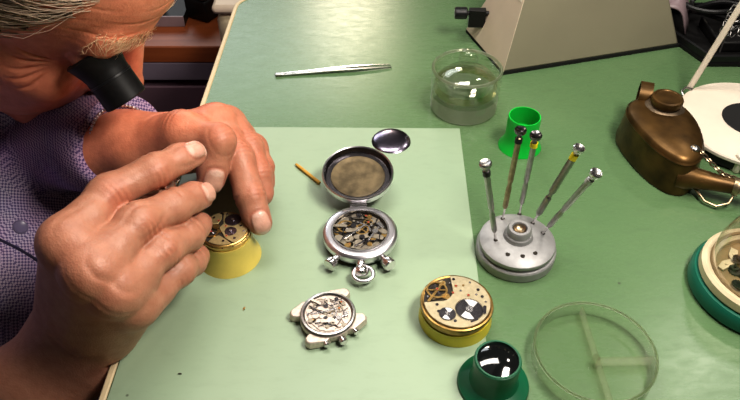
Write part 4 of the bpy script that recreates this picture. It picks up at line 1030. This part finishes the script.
MB().tube(pl, 1.1, 6).build('placket_seam', M['seam'], shirt)
for z in (-.01, -.01-.075):
    q = on_shirt(-.035+.016, z); n = shirt_n(q)
    MB().lathe([(0, 0), (5.4, 0), (5.6, 1), (4.6, 1.9), (3.6, 1.4), (0, 1.3)], 24, frame(tuple((q)*1000), tuple(n))).build('button', M['button'], shirt)

print('shirt', time.time()-T0)
# ------------------------------------------------------------------ hair and eyebrow
def hgrad(p, e=.0008):
    g = np.stack([head_sdf(p+np.eye(3)[k]*e)-head_sdf(p-np.eye(3)[k]*e) for k in range(3)], 1)
    return g/np.maximum(np.linalg.norm(g, axis=1, keepdims=True), 1e-9)
def to_skin(p, off, it=4):
    for _ in range(it): p = p-hgrad(p)*(head_sdf(p)-off)[:, None]
    return p
def hair_line(a): return np.interp(a, [-200, -140, -110, -92, -80, -66, -54, -40, -24, -8, 10], [-70, -60, -40, -18, -28, -26, -4, 18, 54, 88, 120])
def strands(roots, n, step, comb, lift, jitter):
    """grow strands over the scalp; comb(q_local)->local direction"""
    P = [roots]; p = roots.copy(); jit = RNG.normal(size=roots.shape)*jitter; N0 = len(roots); lf = lift*(.4+RNG.random(N0))
    for k in range(n):
        q = (p-HO)@HB*1000.; d = comb(q)+jit+RNG.normal(size=p.shape)*jitter*.35
        g = hgrad(p); w = d@HB.T; w = w-g*(w*g).sum(1)[:, None]; w /= np.linalg.norm(w, axis=1, keepdims=True)
        p = p+w*step; tgt = lf*min(1, (k+1)/3.)*(1-.2*k/n)
        p = p-hgrad(p)*(head_sdf(p)-tgt)[:, None]*.7; P.append(p)
    return np.stack(P, 1)
def ribbon_hair(name, S, w0, material, parent):
    """each strand a thin three-sided tapered tube"""
    n, m, _ = S.shape; T = np.gradient(S, axis=1); T /= np.linalg.norm(T, axis=2, keepdims=True)
    ref = np.broadcast_to(unit((.3, .5, .8)), T.shape); U = np.cross(T, ref); U /= np.linalg.norm(U, axis=2, keepdims=True); W = np.cross(T, U)
    tp = w0*np.linspace(1, .25, m)[None, :, None]
    ring = np.stack([S+(U*math.cos(a)+W*math.sin(a))*tp for a in (0, 2*PI/3, 4*PI/3)], 2)   # n,m,3,3
    V = ring.reshape(-1, 3); idx = np.arange(n*m*3).reshape(n, m, 3); Fq = []
    for k in range(3):
        j = (k+1) % 3; Fq.append(np.stack([idx[:, :-1, k], idx[:, :-1, j], idx[:, 1:, j], idx[:, 1:, k]], -1).reshape(-1, 4))
    return np_mesh(name, V, np.concatenate(Fq), material, parent)
def sample_scalp(n, cond):
    out = []
    while sum(map(len, out)) < n:
        v = RNG.normal(size=(4000, 3)); v /= np.linalg.norm(v, axis=1, keepdims=True)
        q = np.array([-84, 36, 0])+v*np.array([102, 90, 80]); p = to_skin(HO+q*.001@HB.T, 0., 5)
        ql = (p-HO)@HB*1000.; out.append(p[cond(ql)])
    return np.concatenate(out)[:n]
inside_hair = lambda q: (q[:, 1] > hair_line(q[:, 0])+RNG.normal(size=len(q))*3) & (np.abs(q[:, 2]) < 95)
comb = lambda q: np.c_[-np.ones(len(q)), -.10-.0075*np.abs(q[:, 2])*0+np.where(np.abs(q[:, 2]) > 40, -.25, .05), np.sign(q[:, 2])*np.where(q[:, 1] > 60, .55, .12)]
roots = sample_scalp(6500, inside_hair)
S = strands(roots, 9, .0062, comb, .0045, .16)
hair = ribbon_hair('hair', S, .00026, M['hair'], person)
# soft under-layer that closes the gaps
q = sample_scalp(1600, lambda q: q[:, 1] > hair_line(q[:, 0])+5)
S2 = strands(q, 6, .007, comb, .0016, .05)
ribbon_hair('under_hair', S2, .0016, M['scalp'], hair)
fly = sample_scalp(70, lambda q: (q[:, 1] > hair_line(q[:, 0])-1) & (q[:, 1] < hair_line(q[:, 0])+14) & (q[:, 0] > -75))
ribbon_hair('loose_strands', strands(fly, 10, .006, comb, .011, .3), .00014, M['hair'], hair)
for sgn in (1, -1):
    t = RNG.random(150); a = np.interp(t, [0, .5, 1], [14, 8, -10]); b = np.interp(t, [0, .5, 1], [26, 37, 38])+RNG.normal(size=150)*2.4; c = np.interp(t, [0, 1], [9, 50])
    p = to_skin(HO+np.c_[a, b, sgn*c]*.001@HB.T, 0.)
    cm = lambda q: np.c_[.25*np.ones(len(q)), 1.0-.020*np.abs(q[:, 2]), sgn*np.ones(len(q))]
    ribbon_hair('eyebrow', strands(p, 5, .0023, cm, .0034, .35), .00020, M['brow'], person)

print('hair', time.time()-T0)
# ------------------------------------------------------------------ loupe held in the eye
l0, l1 = J['loupe0'], J['loupe1']; lax = unit(l1-l0); Lm = np.linalg.norm(l1-l0)*1000
el = thing('eye_loupe', 'black eye loupe held in the bent person\'s eye socket', 'loupe', tuple(l0))
fm = frame((0, 0, 0), tuple(lax))
MB().lathe([(17.6, -13), (16.6, -13.4), (15.2, -9), (13.4, -2), (12.4, 3), (12.2, Lm), (13.4, Lm+.2), (14.0, Lm-.6), (14.0, 1), (14.6, -2), (16.4, -7), (18.4, -12)], 56, closed=True, m=fm).build('eyecup_barrel', M['satin'], el)
MB().ring(11.4, 12.6, Lm-4, Lm-2, 40, fm).build('retaining_ring', M['black'], el)
MB().lathe([(0, Lm-6.4), (11.8, Lm-5), (11.8, Lm-4.2), (0, Lm-2.6)], 40, fm).build('lens', M['dome'], el)
MB().lathe([(13.9, 4), (14.4, 4.3), (14.4, 5.4), (13.9, 5.7)], 48, closed=True, m=fm).build('grip_ring', M['black'], el)

# ------------------------------------------------------------------ bracelet on the far wrist
bc_ = LC+unit(LC-HL.elbow)*.0045; bz = unit(LC-HL.elbow); bmx = frame((0, 0, 0), tuple(bz), tuple(HL.across))
br = thing('bracelet', 'thin beaded metal bracelet on the far wrist at the shirt cuff', 'bracelet', tuple(bc_))
bd = MB(); BR = (28.0, 24.0)
MB().tube([tuple(bmx @ Vector((BR[0]*math.cos(t), BR[1]*math.sin(t), 0))) for t in np.linspace(0, 2*PI, 49)[:-1]], .8, 8, closed=True).build('band', M['steel'], br)
for t in np.linspace(0, 2*PI, 61)[:-1]: bd.ball(1.3, Matrix.Translation(bmx @ Vector((BR[0]*math.cos(t), BR[1]*math.sin(t), 0))), 8)
bd.build('beads', M['chrome'], br)

# ------------------------------------------------------------------ tiny part pinched between the fingers
pp = np.array((-0.1214, -0.0547, 0.0689))
pn = thing('winding_crown', 'tiny ribbed steel watch crown pinched between the fingertips', 'watch part', tuple(pp))
pf = frame((0, 0, 0), (.5, .35, .45))
MB().gear(2.4, 18, -1.4, 1.6, pf, depth=.35).build('crown_body', M['steel'], pn)
MB().cyl(.7, -6, -1.2, 10, pf).build('stem', M['brushed'], pn)
# ------------------------------------------------------------------ light
def area(name, loc, target, sx, sy, power, col):
    l = bpy.data.lights.new(name, 'AREA'); l.shape = 'RECTANGLE'; l.size = sx; l.size_y = sy; l.energy = power; l.color = col
    o = bpy.data.objects.new(name, l); COL.objects.link(o); o.location = loc
    o.rotation_euler = (Vector(target)-Vector(loc)).to_track_quat('-Z', 'Y').to_euler(); return o
area('bench_lamp', (-.02, .15, .64), (.0, -.04, .02), .42, .14, 2.8, (1.0, .94, .86))
area('ceiling_lamp', (1.17, 1.02, 1.80), (.19, -.15, 0), .16, .16, 6, (1.0, .93, .84))
area('room_fill', (-.5, .35, 1.8), (-.2, .15, 0), 1.6, 1.2, .7, (1.0, .96, .92))  # unseen soft panel added as ambient fill
area('second_bench_lamp', (.27, -.16, .54), (-.14, .0, .12), .26, .12, 4.9, (1.0, .92, .83))
area('far_window', (-.75, 2.45, 1.25), (-.15, .25, 0), 1.3, .9, 19, (.92, .96, 1.0))
area('far_lamp', (-.08, 2.3, 1.07), (0, .28, 0), .28, .28, 7, (1.0, .86, .66))
w = bpy.data.worlds.new('room'); scene.world = w; w.use_nodes = True
bg = w.node_tree.nodes['Background']; bg.inputs['Color'].default_value = (1.0, .93, .84, 1); bg.inputs['Strength'].default_value = .035

# ------------------------------------------------------------------ camera
cd = bpy.data.cameras.new('camera'); cam = bpy.data.objects.new('camera', cd); COL.objects.link(cam)
cam.location = (0, -.38396, .35805); cam.rotation_euler = (math.radians(47), 0, 0)
cd.sensor_width = 36; cd.lens = 36*700/740; cd.clip_start = .01; cd.clip_end = 50
scene.camera = cam
scene.view_settings.view_transform = 'Standard'; scene.view_settings.look = 'None'; scene.view_settings.exposure = 0; scene.view_settings.gamma = .85
scene.cycles.use_denoising = True; scene.cycles.max_bounces = 10; scene.cycles.transparent_max_bounces = 24
scene.cycles.caustics_reflective = False; scene.cycles.caustics_refractive = False
scene.cycles.sample_clamp_indirect = 4
